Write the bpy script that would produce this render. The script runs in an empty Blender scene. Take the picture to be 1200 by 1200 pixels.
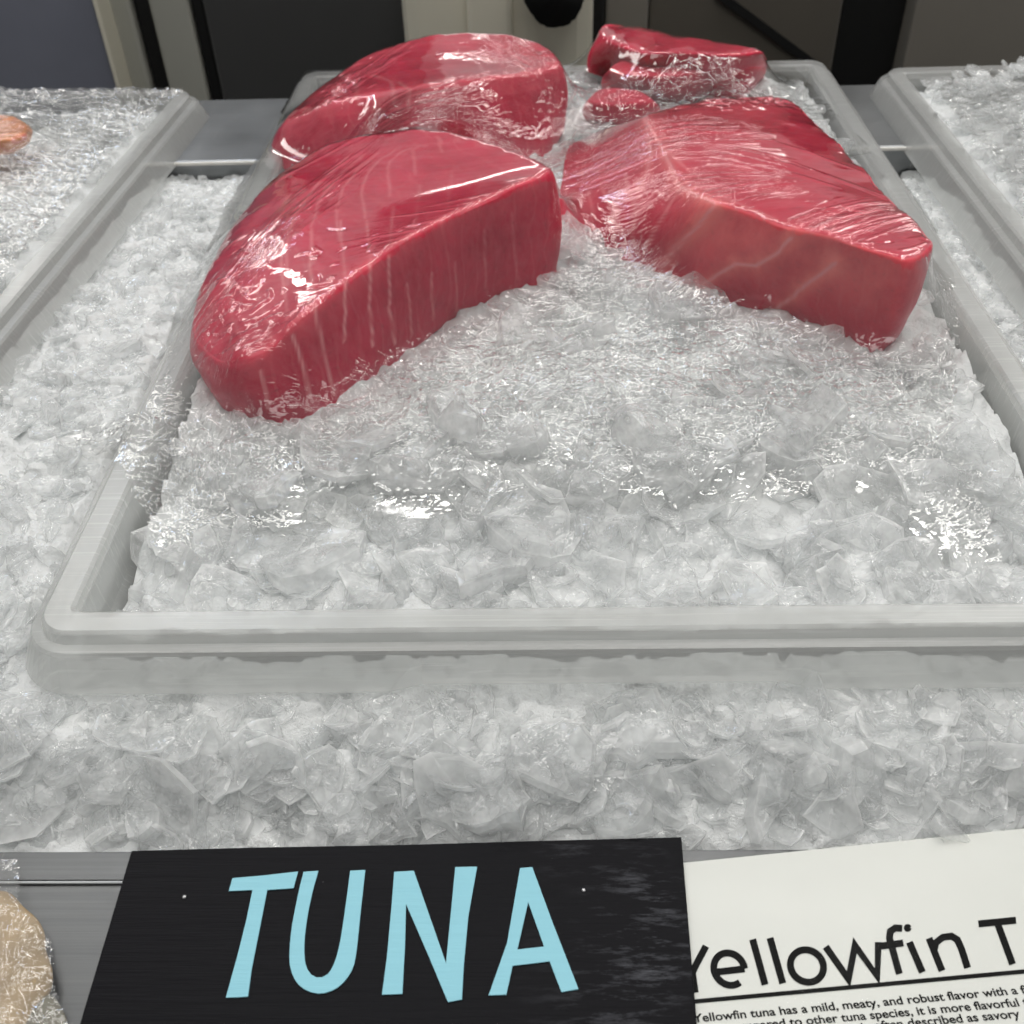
import bpy, bmesh, math, random
import numpy as np
from mathutils import Vector, Matrix
from mathutils.bvhtree import BVHTree

random.seed(7)
RNG = np.random.default_rng(11)
R = math.radians
S = bpy.context.scene
COL = S.collection

# ------------------------------------------------------------------ camera, light, exposure
CAM_POS = Vector((-0.02339, -0.25728, 0.29858))
CAM_R = Vector((0.99956077, 0.01227209, -0.02697524))
CAM_U = Vector((0.01209833, 0.66195194, 0.74944864))
CAM_F = Vector((-0.02705361, 0.74944581, -0.66151272))
FPX = 1194.0
cam = bpy.data.cameras.new('camera')
cam.sensor_width = 36.0
cam.lens = 36.0 * FPX / 1200.0
cam.clip_start = 0.01
cam.clip_end = 60
cam.dof.use_dof = True
cam.dof.focus_distance = 0.42
cam.dof.aperture_fstop = 20.0
co = bpy.data.objects.new('camera', cam)
COL.objects.link(co)
m = Matrix((CAM_R, CAM_U, -CAM_F)).transposed().to_4x4()
m.translation = CAM_POS
co.matrix_world = m
S.camera = co

W = bpy.data.worlds.new('World')
S.world = W
W.use_nodes = True
W.node_tree.nodes['Background'].inputs[0].default_value = (1.0, 0.995, 0.975, 1)
W.node_tree.nodes['Background'].inputs[1].default_value = 0.36


def lamp(name, loc, target, sx, sy, power, col):
    l = bpy.data.lights.new(name, 'AREA')
    l.shape = 'RECTANGLE'
    l.size, l.size_y = sx, sy
    l.energy = power
    l.color = col
    o = bpy.data.objects.new(name, l)
    COL.objects.link(o)
    o.location = loc
    d = Vector(target) - Vector(loc)
    o.rotation_euler = d.to_track_quat('-Z', 'Y').to_euler()
    return o


# overhead strips of the shop: over the counter, behind it and above the customers
lamp('strip_lamp', (-1.3, 1.5, 2.0), (0, 0.25, 0), 0.22, 2.2, 12.5, (1, 0.972, 0.93))
lamp('strip_lamp', (1.35, 1.5, 2.0), (0, 0.25, 0), 0.22, 2.2, 12.5, (1, 0.972, 0.93))
lamp('strip_lamp', (0.05, 0.85, 1.7), (0.0, 0.25, 0), 1.3, 0.06, 7, (1, 0.975, 0.94))
lamp('strip_lamp', (-0.55, 1.1, 0.95), (0.0, 0.25, 0), 0.35, 0.03, 1.1, (0.55, 0.70, 1))
lamp('strip_lamp', (-2.2, 3.6, 2.4), (0.0, 0.25, 0), 0.12, 3.0, 15, (1, 0.97, 0.93))
lamp('strip_lamp', (2.4, 3.6, 2.4), (0.0, 0.25, 0), 0.12, 3.0, 15, (1, 0.97, 0.93))
lamp('strip_lamp', (0.2, 5.6, 2.0), (0.0, 0.25, 0), 2.4, 0.1, 8, (1, 0.97, 0.93))
lamp('strip_lamp', (0.15, -0.75, 2.2), (0.0, 0.1, 0), 1.9, 1.0, 18, (1, 0.98, 0.95))
for lx, ly in ((-1.25, 0.75), (-0.45, 0.6), (0.4, 0.7), (1.2, 0.8), (-1.1, 2.0), (-0.38, 1.9), (0.5, 2.0), (1.3, 1.9)):
    lamp('spot_lamp', (lx, ly, 2.2), (lx * 0.5, ly * 0.6, 0), 0.19, 0.19, 2.4, (1, 0.97, 0.93))

S.view_settings.view_transform = 'Standard'
S.view_settings.look = 'None'
S.view_settings.gamma = 1
S.view_settings.exposure = -0.06
S.cycles.use_denoising = True
S.cycles.max_bounces = 16
S.cycles.use_adaptive_sampling = True
S.cycles.adaptive_threshold = 0.06
S.cycles.adaptive_min_samples = 16
S.cycles.transparent_max_bounces = 32
S.cycles.transmission_bounces = 8
S.cycles.diffuse_bounces = 8
S.cycles.glossy_bounces = 5
S.cycles.caustics_reflective = False
S.cycles.caustics_refractive = False
S.cycles.sample_clamp_indirect = 6.0


# ------------------------------------------------------------------ helpers
def at(px, py, z=None, y=None):
    d = CAM_F * FPX + CAM_R * (px - 600) - CAM_U * (py - 600)
    t = (z - CAM_POS.z) / d.z if z is not None else (y - CAM_POS.y) / d.y
    return CAM_POS + d * t


def ray(px, py):
    return (CAM_F * FPX + CAM_R * (px - 600) - CAM_U * (py - 600)).normalized()


def tag(o, label=None, cat=None, group=None, kind=None):
    if label: o['label'] = label
    if cat: o['category'] = cat
    if group: o['group'] = group
    if kind: o['kind'] = kind
    return o


def empty(name, loc=(0, 0, 0), rz=0.0):
    o = bpy.data.objects.new(name, None)
    COL.objects.link(o)
    o.location = loc
    o.rotation_euler = (0, 0, rz)
    o.empty_display_size = 0.02
    return o


def link(name, me, mat, parent=None):
    o = bpy.data.objects.new(name, me)
    COL.objects.link(o)
    if mat and not me.materials:
        me.materials.append(mat)
    if parent: o.parent = parent
    return o


def mesh(name, V, F, smooth=False):
    me = bpy.data.meshes.new(name)
    me.from_pydata([tuple(v) for v in V], [], [tuple(f) for f in F])
    if smooth:
        me.polygons.foreach_set('use_smooth', [True] * len(me.polygons))
    me.update()
    return me


def grid_faces(nr, nc, wrap=False):
    i = np.arange(nr - 1)[:, None]
    j = np.arange(nc if wrap else nc - 1)[None, :]
    j2 = (j + 1) % nc
    a = i * nc + j
    return np.stack([a, i * nc + j2, (i + 1) * nc + j2, (i + 1) * nc + j], -1).reshape(-1, 4)


def np_mesh(name, V, F, smooth=True):
    V = np.asarray(V, np.float32)
    F = np.asarray(F, np.int32)
    k = F.shape[1]
    me = bpy.data.meshes.new(name)
    me.vertices.add(len(V))
    me.vertices.foreach_set('co', V.ravel())
    me.loops.add(F.size)
    me.loops.foreach_set('vertex_index', F.ravel())
    me.polygons.add(len(F))
    me.polygons.foreach_set('loop_start', np.arange(len(F), dtype=np.int32) * k)
    me.polygons.foreach_set('use_smooth', np.full(len(F), smooth))
    me.update(calc_edges=True)
    me.validate()
    return me


def attr(me, name, vals):
    a = me.attributes.new(name, 'FLOAT', 'POINT')
    a.data.foreach_set('value', np.asarray(vals, np.float32).ravel())


def box(name, lo, hi, mat, parent=None, bev=0.001):
    bm = bmesh.new()
    bmesh.ops.create_cube(bm, size=1)
    lo, hi = Vector(lo), Vector(hi)
    for v in bm.verts:
        v.co = Vector(((lo[k] + hi[k]) / 2 + v.co[k] * (hi[k] - lo[k]) for k in range(3)))
    if bev:
        bmesh.ops.bevel(bm, geom=bm.edges[:], offset=bev, segments=2, affect='EDGES', profile=0.5)
    me = bpy.data.meshes.new(name)
    bm.to_mesh(me)
    bm.free()
    return link(name, me, mat, parent)


_perm = RNG.random((256, 256))


def vnoise(x, y, seed=0):
    """smooth value noise in -1..1"""
    x = np.asarray(x, float) + seed * 17.31
    y = np.asarray(y, float) + seed * 7.77
    xi = np.floor(x).astype(int); yi = np.floor(y).astype(int)
    fx = x - xi; fy = y - yi
    fx = fx * fx * fx * (fx * (fx * 6 - 15) + 10); fy = fy * fy * fy * (fy * (fy * 6 - 15) + 10)
    g = lambda a, b: _perm[a & 255, b & 255]
    v = (g(xi, yi) * (1 - fx) + g(xi + 1, yi) * fx) * (1 - fy) + (g(xi, yi + 1) * (1 - fx) + g(xi + 1, yi + 1) * fx) * fy
    return v * 2 - 1


def fbm(x, y, seed=0, octs=3):
    s = 0; a = 1; t = 0
    for k in range(octs):
        s = s + a * vnoise(x * 2 ** k, y * 2 ** k, seed + k * 3.1); t += a; a *= 0.5
    return s / t


def sstep(a, b, x):
    t = np.clip((x - a) / (b - a), 0, 1)
    return t * t * (3 - 2 * t)


# ------------------------------------------------------------------ materials
class N:
    def __init__(s, name):
        s.m = bpy.data.materials.new(name)
        s.m.use_nodes = True
        s.t = s.m.node_tree
        s.t.nodes.clear()
        s.out = s.t.nodes.new('ShaderNodeOutputMaterial')

    def n(s, kind, ins=None, **props):
        nd = s.t.nodes.new('ShaderNode' + kind)
        for k, v in props.items(): setattr(nd, k, v)
        for k, v in (ins or {}).items():
            if isinstance(v, bpy.types.NodeSocket): s.t.links.new(v, nd.inputs[k])
            else: nd.inputs[k].default_value = v
        return nd

    def math(s, op, a, b=0.0, c=0.0):
        return s.n('Math', {0: a, 1: b, 2: c}, operation=op).outputs[0]

    def mixc(s, f, a, b):
        nd = s.n('Mix', {'Factor': f}, data_type='RGBA')
        for k, v in ((6, a), (7, b)):
            if isinstance(v, bpy.types.NodeSocket): s.t.links.new(v, nd.inputs[k])
            else: nd.inputs[k].default_value = v
        return nd.outputs[2]

    def coord(s, scale=(1, 1, 1), rot=(0, 0, 0)):
        c = s.n('TexCoord').outputs['Object']
        return s.n('Mapping', {'Vector': c, 'Scale': scale, 'Rotation': rot}).outputs[0]

    def noise(s, vec, scale, detail=3, rough=0.5):
        return s.n('TexNoise', {'Vector': vec, 'Scale': scale, 'Detail': detail, 'Roughness': rough}).outputs[0]

    def ramp(s, f, lo, hi):
        return s.n('MapRange', {'Value': f, 'From Min': lo, 'From Max': hi}, clamp=True).outputs[0]

    def bump(s, h, strength, dist, normal=None):
        i = {'Height': h, 'Strength': strength, 'Distance': dist}
        if normal: i['Normal'] = normal
        return s.n('Bump', i).outputs[0]

    def fres(s, f0, normal=None):
        g = s.n('NewGeometry')
        i = {0: g.outputs['Incoming']}
        i[1] = normal if normal else g.outputs['Normal']
        d = s.math('ABSOLUTE', s.n('VectorMath', i, operation='DOT_PRODUCT').outputs['Value'])
        p = s.math('POWER', s.math('SUBTRACT', 1.0, d), 5.0)
        return s.math('ADD', f0, s.math('MULTIPLY', p, 1.0 - f0))

    def done(s, sh):
        s.t.links.new(sh, s.out.inputs['Surface'])
        return s.m


def pbsdf(n, **k):
    ins = {}
    for a, b in k.items():
        ins[a.replace('_', ' ')] = b
    return n.n('BsdfPrincipled', ins).outputs[0]


def mat_ice(name='ice', k=1.0, clear=0.86):
    n = N(name)
    c = n.coord()
    nz = n.noise(c, 100 * k, 3, 0.55)
    e = n.n('Attribute', attribute_name='edge').outputs['Fac']
    bmp = n.bump(n.noise(c, 170 * k, 3, 0.5), 0.35, 0.0020)
    dif = n.n('BsdfDiffuse', {'Color': (0.95, 0.955, 0.955, 1)}).outputs[0]
    tra = n.n('BsdfTranslucent', {'Color': (0.965, 0.97, 0.97, 1)}).outputs[0]
    body = n.n('MixShader', {0: 0.5, 1: dif, 2: tra}).outputs[0]
    cl = n.n('BsdfTransparent', {'Color': (0.985, 0.99, 0.99, 1)}).outputs[0]
    frost = n.math('MULTIPLY', n.ramp(nz, 0.42, 0.72), 0.30)
    f = n.math('SUBTRACT', n.math('SUBTRACT', clear, frost), n.math('MULTIPLY', n.math('POWER', e, 2.0), 0.22))
    sh = n.n('MixShader', {0: f, 1: body, 2: cl}).outputs[0]
    gs = n.n('BsdfGlossy', {'Roughness': 0.10, 'Normal': bmp}).outputs[0]
    fr = n.math('MINIMUM', n.fres(0.028, bmp), 0.30)
    return n.done(n.n('MixShader', {0: fr, 1: sh, 2: gs}).outputs[0])


def mat_snow():
    n = N('packed_ice')
    c = n.coord()
    col = n.mixc(n.noise(c, 60, 4), (0.60, 0.615, 0.615, 1), (0.72, 0.735, 0.735, 1))
    b = n.bump(n.noise(c, 240, 5, 0.65), 0.75, 0.0026)
    return n.done(pbsdf(n, Base_Color=col, Roughness=0.25, Normal=b, IOR=1.31))


def mat_plastic():
    n = N('frosted_plastic')
    c = n.coord()
    b = n.bump(n.noise(c, 30, 3), 0.08, 0.002)
    scr = n.ramp(n.noise(n.coord((4, 300, 40)), 3, 3), 0.55, 0.8)
    gl = n.n('BsdfTransparent', {'Color': (0.955, 0.96, 0.955, 1)}).outputs[0]
    dif = n.n('BsdfDiffuse', {'Color': (0.80, 0.805, 0.795, 1)}).outputs[0]
    tra = n.n('BsdfTranslucent', {'Color': (0.89, 0.895, 0.885, 1)}).outputs[0]
    milk = n.n('MixShader', {0: 0.5, 1: dif, 2: tra}).outputs[0]
    f = n.math('ADD', 0.29, n.math('MULTIPLY', scr, 0.10))
    sh = n.n('MixShader', {0: f, 1: gl, 2: milk}).outputs[0]
    gs = n.n('BsdfGlossy', {'Roughness': 0.28, 'Normal': b}).outputs[0]
    return n.done(n.n('MixShader', {0: n.fres(0.035, b), 1: sh, 2: gs}).outputs[0])


def mat_clear():
    n = N('clear_plastic')
    tr = n.n('BsdfTransparent', {'Color': (0.965, 0.97, 0.96, 1)}).outputs[0]
    gs = n.n('BsdfGlossy', {'Roughness': 0.08}).outputs[0]
    fr = n.math('MULTIPLY', n.fres(0.01), 0.06)
    return n.done(n.n('MixShader', {0: fr, 1: tr, 2: gs}).outputs[0])


def mat_film(name='cling_film', haze=0.008):
    n = N(name)
    c = n.coord()
    cr = n.n('Attribute', attribute_name='crumple').outputs['Fac']
    # fine creases of the film
    wv = n.n('VectorMath', {0: c, 1: n.n('VectorMath', {0: n.n('TexNoise', {'Vector': c, 'Scale': 60.0}).outputs['Color'], 1: (0.016, 0.016, 0.016)}, operation='MULTIPLY').outputs[0]}, operation='ADD').outputs[0]
    wv = n.n('Mapping', {'Vector': wv, 'Scale': (0.75, 1.15, 1.0)}).outputs[0]
    v1 = n.n('TexVoronoi', {'Vector': wv, 'Scale': 125.0}, feature='DISTANCE_TO_EDGE').outputs['Distance']
    v2 = n.n('TexVoronoi', {'Vector': wv, 'Scale': 330.0}, feature='DISTANCE_TO_EDGE').outputs['Distance']
    h = n.math('ADD', n.math('MULTIPLY', v1, 1.0), n.math('MULTIPLY', v2, 0.10))
    h = n.math('ADD', h, n.math('MULTIPLY', n.noise(c, 150, 2, 0.5), 0.5))
    b = n.bump(h, n.math('MINIMUM', n.math('MULTIPLY', cr, 0.9), 1.0), 0.0030)
    # pulled tight: long fine stretch lines
    q = n.n('Attribute', attribute_name='across').outputs['Fac']
    t = n.n('Attribute', attribute_name='along').outputs['Fac']
    sw = n.n('Attribute', attribute_name='stretch').outputs['Fac']
    sv = n.n('CombineXYZ', {0: n.math('MULTIPLY', q, 420.0), 1: n.math('MULTIPLY', t, 9.0), 2: 0.0}).outputs[0]
    sn = n.n('TexNoise', {'Vector': sv, 'Scale': 1.0, 'Detail': 2.0, 'Roughness': 0.6}).outputs[0]
    sr = n.math('MINIMUM', n.math('MULTIPLY', n.math('ABSOLUTE', n.math('SUBTRACT', sn, 0.5)), 9.0), 1.0)
    b = n.bump(sr, sw, 0.00028, b)
    tr = n.n('BsdfTransparent', {'Color': (0.985, 0.985, 0.98, 1)}).outputs[0]
    gs = n.n('BsdfGlossy', {'Roughness': 0.05, 'Normal': b}).outputs[0]
    fr = n.fres(0.045, b)
    df = n.n('BsdfDiffuse', {'Color': (0.85, 0.85, 0.85, 1)}).outputs[0]
    hz = n.math('ADD', haze, n.math('MULTIPLY', cr, 0.03))
    s1 = n.n('MixShader', {0: hz, 1: tr, 2: df}).outputs[0]
    f = n.math('MINIMUM', n.math('MULTIPLY', fr, 1.9), 0.8)
    return n.done(n.n('MixShader', {0: f, 1: s1, 2: gs}).outputs[0])


def mat_tuna(name, rot, deep=(0.40, 0.005, 0.034, 1), mid=(0.60, 0.013, 0.060, 1), pale=(0.84, 0.14, 0.17, 1), lines=0.14, light=(0.56, 0.065, 0.10, 1), dark=(0.20, 0.004, 0.016, 1)):
    n = N(name)
    c = n.coord()
    grain = n.noise(n.coord((16, 300, 120), (0, 0, rot)), 1.0, 5, 0.65)
    mott = n.noise(c, 32, 5, 0.6)
    fleck = n.noise(n.coord((90, 380, 300), (0, 0, rot)), 1.0, 3, 0.6)
    ln = n.n('Attribute', attribute_name='line').outputs['Fac']
    pl = n.n('Attribute', attribute_name='pale').outputs['Fac']
    wv = n.n('TexWave', {'Vector': n.coord((1, 1, 0.6), (0, 0, rot)), 'Scale': 26.0, 'Distortion': 9.0, 'Detail': 3.0, 'Detail Scale': 0.9, 'Detail Roughness': 0.6}, wave_type='BANDS', bands_direction='X').outputs['Fac']
    col = n.mixc(n.ramp(mott, 0.3, 0.7), deep, mid)
    col = n.mixc(n.math('MULTIPLY', n.ramp(grain, 0.44, 0.70), 0.50), col, light)
    col = n.mixc(n.math('MULTIPLY', n.ramp(fleck, 0.60, 0.74), 0.45), col, dark)
    col = n.mixc(n.math('MULTIPLY', n.ramp(wv, 0.90, 0.99), n.math('MULTIPLY', n.ramp(mott, 0.35, 0.6), lines)), col, (0.72, 0.20, 0.22, 1))
    col = n.mixc(n.math('MULTIPLY', pl, n.ramp(mott, 0.15, 0.6)), col, pale)
    col = n.mixc(n.math('MULTIPLY', ln, 0.72), col, (0.84, 0.36, 0.37, 1))
    b = n.bump(grain, 0.16, 0.0010)
    b = n.bump(n.noise(c, 900, 3, 0.6), 0.14, 0.0005, b)
    nd = n.n('BsdfPrincipled', {'Base Color': col, 'Roughness': 0.34, 'IOR': 1.36, 'Normal': b, 'Specular IOR Level': 0.35,
                                'Subsurface Weight': 0.28, 'Subsurface Radius': (1.0, 0.22, 0.18), 'Subsurface Scale': 0.006})
    return n.done(nd.outputs[0])


def mat_plain(name, col, rough=0.5, metal=0.0, bump=0.0, bscale=200, var=0.15, spec=0.5, stretch=(1, 1, 1)):
    n = N(name)
    c = n.coord(stretch)
    nz = n.noise(c, bscale * 0.25, 4, 0.6)
    c2 = tuple(min(1, x * (1 + var)) for x in col) + (1,)
    c1 = tuple(x * (1 - var) for x in col) + (1,)
    cc = n.mixc(nz, c1, c2)
    k = {'Base Color': cc, 'Roughness': rough, 'Metallic': metal, 'Specular IOR Level': spec}
    if bump: k['Normal'] = n.bump(n.noise(c, bscale, 4, 0.6), bump, 0.001)
    return n.done(n.n('BsdfPrincipled', k).outputs[0])


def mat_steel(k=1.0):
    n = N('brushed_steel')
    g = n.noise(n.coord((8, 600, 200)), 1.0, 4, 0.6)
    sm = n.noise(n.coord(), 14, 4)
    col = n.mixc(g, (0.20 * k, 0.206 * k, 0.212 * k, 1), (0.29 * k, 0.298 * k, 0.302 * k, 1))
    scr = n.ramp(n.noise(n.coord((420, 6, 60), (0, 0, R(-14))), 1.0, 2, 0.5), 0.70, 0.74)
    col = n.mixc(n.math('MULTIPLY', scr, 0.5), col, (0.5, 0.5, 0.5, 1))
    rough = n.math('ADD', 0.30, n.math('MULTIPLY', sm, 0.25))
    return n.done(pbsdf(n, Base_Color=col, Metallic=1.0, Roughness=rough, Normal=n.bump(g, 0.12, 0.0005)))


def mat_board():
    n = N('black_painted_wood')
    g = n.noise(n.coord((18, 420, 60)), 1.0, 4, 0.65)
    wear = n.noise(n.coord((70, 320, 60)), 1.0, 5, 0.7)
    big = n.noise(n.coord((1, 1, 1)), 20, 3)
    x = n.n('SeparateXYZ', {0: n.n('TexCoord').outputs['Object']}).outputs[0]
    f = n.math('MULTIPLY', n.ramp(wear, 0.50, 0.74), n.math('MULTIPLY', n.ramp(big, 0.40, 0.65), n.ramp(x, 0.035, 0.085)))  # scuffs towards the right, with the sheen there painted in as lighter colour
    col = n.mixc(n.math('MULTIPLY', f, 0.6), (0.0045, 0.0045, 0.006, 1), (0.14, 0.145, 0.165, 1))
    dust = n.noise(n.coord((1, 1.6, 1)), 420, 1)
    col = n.mixc(n.math('MULTIPLY', n.ramp(dust, 0.84, 0.86), 0.8), col, (0.4, 0.4, 0.4, 1))
    return n.done(pbsdf(n, Base_Color=col, Roughness=n.math('SUBTRACT', 0.5, n.math('MULTIPLY', f, 0.2)), Specular_IOR_Level=0.08, Normal=n.bump(g, 0.4, 0.0010)))


def mat_letter():
    n = N('pale_blue_paint')
    g = n.noise(n.coord((18, 420, 60)), 1.0, 4, 0.65)
    wear = n.ramp(n.noise(n.coord((90, 160, 60)), 1.0, 5, 0.7), 0.70, 0.76)
    col = n.mixc(g, (0.20, 0.47, 0.56, 1), (0.23, 0.52, 0.61, 1))
    col = n.mixc(n.math('MULTIPLY', wear, 0.55), col, (0.06, 0.12, 0.15, 1))
    return n.done(pbsdf(n, Base_Color=col, Roughness=0.5, Normal=n.bump(g, 0.3, 0.0008)))


ICE = mat_ice()
SHARD = mat_ice('ice_plate', 0.03, 0.87)
SNOW = mat_snow()
PLASTIC = mat_plastic()
CLEAR = mat_clear()
FILM = mat_film()
FILM_H = mat_film('cling_film_layers', 0.06)
STEEL = mat_steel()
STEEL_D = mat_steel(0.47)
BOARD = mat_board()
BLUE = mat_letter()
CARD = mat_plain('card_paper', (0.66, 0.66, 0.65), 0.35, var=0.02)
INK = mat_plain('black_ink', (0.006, 0.006, 0.0065), 0.6, var=0.1, spec=0.1)

# ------------------------------------------------------------------ counter
ZL = -0.036   # front ledge
counter = empty('display_counter', (0, 0.25, ZL))
tag(counter, 'stainless steel display counter holding the crushed ice and trays', 'counter')


def cpart(name, lo, hi, mat, bev=0.0015):
    off = Vector(counter.location)
    return box(name, Vector(lo) - off, Vector(hi) - off, mat, counter, bev)


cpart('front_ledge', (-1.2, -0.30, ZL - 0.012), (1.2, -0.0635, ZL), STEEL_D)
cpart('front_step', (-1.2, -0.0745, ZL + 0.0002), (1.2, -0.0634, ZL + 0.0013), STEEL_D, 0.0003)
cpart('step_highlight', (-1.2, -0.0756, ZL + 0.0002), (1.2, -0.0746, ZL + 0.0012), mat_plain('painted_highlight', (0.36, 0.38, 0.39), 0.4), 0.0003)  # pale strip: light caught by the step's edge, put into its colour
cpart('back_ledge', (-1.2, 0.505, -0.05), (1.2, 0.642, -0.0115), STEEL, 0.003)
cpart('pale_edge', (-1.2, 0.5025, -0.0135), (1.2, 0.5048, -0.0112), mat_plain('painted_ledge_highlight', (0.62, 0.60, 0.56), 0.35), 0.0004)  # pale strip added along the ledge, its colour painting the bevel highlight
cpart('well_floor', (-1.2, -0.0625, -0.10), (1.2, 0.504, -0.08), STEEL)
cpart('back_panel', (-1.2, 0.60, -0.9), (1.2, 0.64, -0.052), STEEL)


# ------------------------------------------------------------------ serving trays
TW, TD = 0.457, 0.66


def rrect(w, d, r, inset, z, seg=10):
    x0, x1, y0, y1 = -w / 2 + inset, w / 2 - inset, inset, d - inset
    r = max(r - inset, 0.004)
    P = []
    for (cx, cy, a0) in ((x1 - r, y1 - r, 0), (x0 + r, y1 - r, 90), (x0 + r, y0 + r, 180), (x1 - r, y0 + r, 270)):
        for k in range(seg + 1):
            a = R(a0 + 90 * k / seg)
            P.append((cx + r * math.cos(a), cy + r * math.sin(a), z))
        # extra points along the following straight side
        nx = {0: (x0 + r, y1), 90: (x0, y0 + r), 180: (x1 - r, y0), 270: (x1, y1 - r)}[a0]
        last = P[-1]
        for k in range(1, 30):
            t = k / 30
            P.append((last[0] + (nx[0] - last[0]) * t, last[1] + (nx[1] - last[1]) * t, z))
    return P


def shell(name, prof, mat, parent, close=True, notch=False):
    rows = []
    for ins, z in prof:
        loop = rrect(TW, TD, 0.020, ins, z)
        if notch and z < -0.0065:
            loop = [(x, y, z + (0.0045 if (abs(x) < 0.0715 and (y < 0.03 or y > TD - 0.03)) else 0)) for x, y, z in loop]
        rows.append(loop)
    nc = len(rows[0])
    V = [p for r_ in rows for p in r_]
    nr = len(rows)
    F = []
    for i in range(nr if close else nr - 1):
        i2 = (i + 1) % nr
        for j in range(nc):
            j2 = (j + 1) % nc
            F.append((i * nc + j, i * nc + j2, i2 * nc + j2, i2 * nc + j))
    if not close:
        F.append(tuple(range(nc))[::-1])
        F.append(tuple((nr - 1) * nc + j for j in range(nc)))
    me = mesh(name, V, F)
    bm = bmesh.new(); bm.from_mesh(me)
    bmesh.ops.recalc_face_normals(bm, faces=bm.faces)
    bm.to_mesh(me); bm.free()
    o = link(name, me, mat, parent)
    return o


RIM = [(0.0, -0.0015), (0.0012, -0.0003), (0.003, 0.0), (0.0052, 0.0003), (0.0062, 0.0045), (0.0078, 0.0058), (0.0172, 0.0058), (0.0188, 0.0045),
       (0.0192, 0.001), (0.0168, 0.001), (0.0160, 0.0030), (0.0085, 0.0030), (0.0075, -0.0022), (0.0030, -0.0026), (-0.0035, -0.0158), (-0.0065, -0.0160)]
WELL = [(0.0193, 0.0008), (0.0205, -0.018), (0.024, -0.0225), (0.030, -0.0240), (0.0305, -0.0262), (0.022, -0.0245), (0.0180, -0.019), (0.0169, 0.0008)]


def tray(loc, rz, label):
    t = empty('serving_tray', loc, rz)
    tag(t, label, 'tray', 'clear plastic trays on the ice')
    shell('rim', RIM, PLASTIC, t, True, True)
    shell('well_wall', WELL, PLASTIC, t)
    shell('tray_floor', [(0.0300, -0.0242), (0.0300, -0.0260)], PLASTIC, t, False)
    return t


tray((0, 0, 0), 0, 'clear plastic tray in the middle under the red tuna pieces')
LT_LOC, LT_RZ = (-0.5640, -0.035, 0.003), R(-3.1)
tray(LT_LOC, LT_RZ, 'clear plastic tray on the left holding the orange salmon piece under film')
RT_LOC, RT_RZ = (0.4915, -0.03, 0.002), R(0.2)
tray(RT_LOC, RT_RZ, 'clear plastic tray on the right heaped with bare wrapped ice')


# ------------------------------------------------------------------ ice
def in_tray(x, y, loc, rz, grow=0.0):
    c, s = math.cos(-rz), math.sin(-rz)
    dx, dy = x - loc[0], y - loc[1]
    u = c * dx - s * dy; v = s * dx + c * dy
    return (np.abs(u) < TW / 2 + grow) & (v > -grow) & (v < TD + grow), u, v


def under_tray(x, y, grow=0.0):
    return in_tray(x, y, (0, 0), 0, grow)[0] | in_tray(x, y, LT_LOC, LT_RZ, grow)[0] | in_tray(x, y, RT_LOC, RT_RZ, grow)[0]


def bed_h(x, y):
    x = np.asarray(x, float); y = np.asarray(y, float)
    h = -0.038 + 0.0175 * sstep(-0.066, -0.016, y)
    h = h + 0.004 * sstep(0.0, 0.04, y)
    h = h - 0.001 + 0.0030 * fbm(x * 60, y * 60, 3, 4) * sstep(-0.0625, -0.057, y) + 0.003 * fbm(x * 14, y * 14, 9, 2)
    h = h + np.where(x < -0.23, 0.004, 0.0) * sstep(-0.03, 0.03, y)
    h = np.where(x > 0.23, h - 0.004 * sstep(0.1, 0.4, y), h)
    h = h - 0.010 * sstep(0.42, 0.50, y)
    h = np.where(under_tray(x, y, -0.0155), np.minimum(h, -0.045), h)
    h = np.where(under_tray(x, y, 0.010), np.minimum(h, -0.0195), h)
    return h


def lumps(x, y, seed=0):
    # broken plates of ice seen from above: tilted facets with steps between them
    best = np.full(np.shape(x), 9.0); val = np.zeros(np.shape(x))
    for k, f in enumerate((70.0, 115.0)):
        gx, gy = np.asarray(x) * f, np.asarray(y) * f * 0.9
        ix, iy = np.floor(gx).astype(int), np.floor(gy).astype(int)
        bd = np.full(np.shape(x), 9.0); bv = np.zeros(np.shape(x))
        for dx in (-1, 0, 1):
            for dy in (-1, 0, 1):
                cx, cy = ix + dx, iy + dy
                h1 = _perm[(cx + seed) & 255, (cy + 31 * k) & 255]; h2 = _perm[(cx + 57) & 255, (cy + 91 + seed) & 255]
                h3 = _perm[(cx + 113) & 255, (cy + 17) & 255]; h4 = _perm[(cx + 5) & 255, (cy + 203) & 255]
                px_, py_ = gx - (cx + h1), gy - (cy + h2)
                d = px_ ** 2 + py_ ** 2
                v = (h3 - 0.5) * 1.1 * px_ + (h4 - 0.5) * 1.1 * py_ + (h2 - 0.5) * 0.7
                m_ = d < bd
                bv = np.where(m_, v, bv); bd = np.where(m_, d, bd)
        val = val + bv / f
    return val * 0.42


def bed_fine(x, y):
    h = bed_h(x, y)
    h = h + np.where(h > -0.044, lumps(x, y) * sstep(-0.0625, -0.058, y), 0)
    return np.where(under_tray(x, y, 0.009), np.minimum(h, -0.0185), h)


def tray_h(u, v):
    h = -0.0145 + 0.012 * sstep(0.05, 0.16, v) - 0.0025 * sstep(0.17, 0.205, np.abs(u))
    return h + 0.0032 * fbm(u * 40, v * 40, 21, 3)


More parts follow.
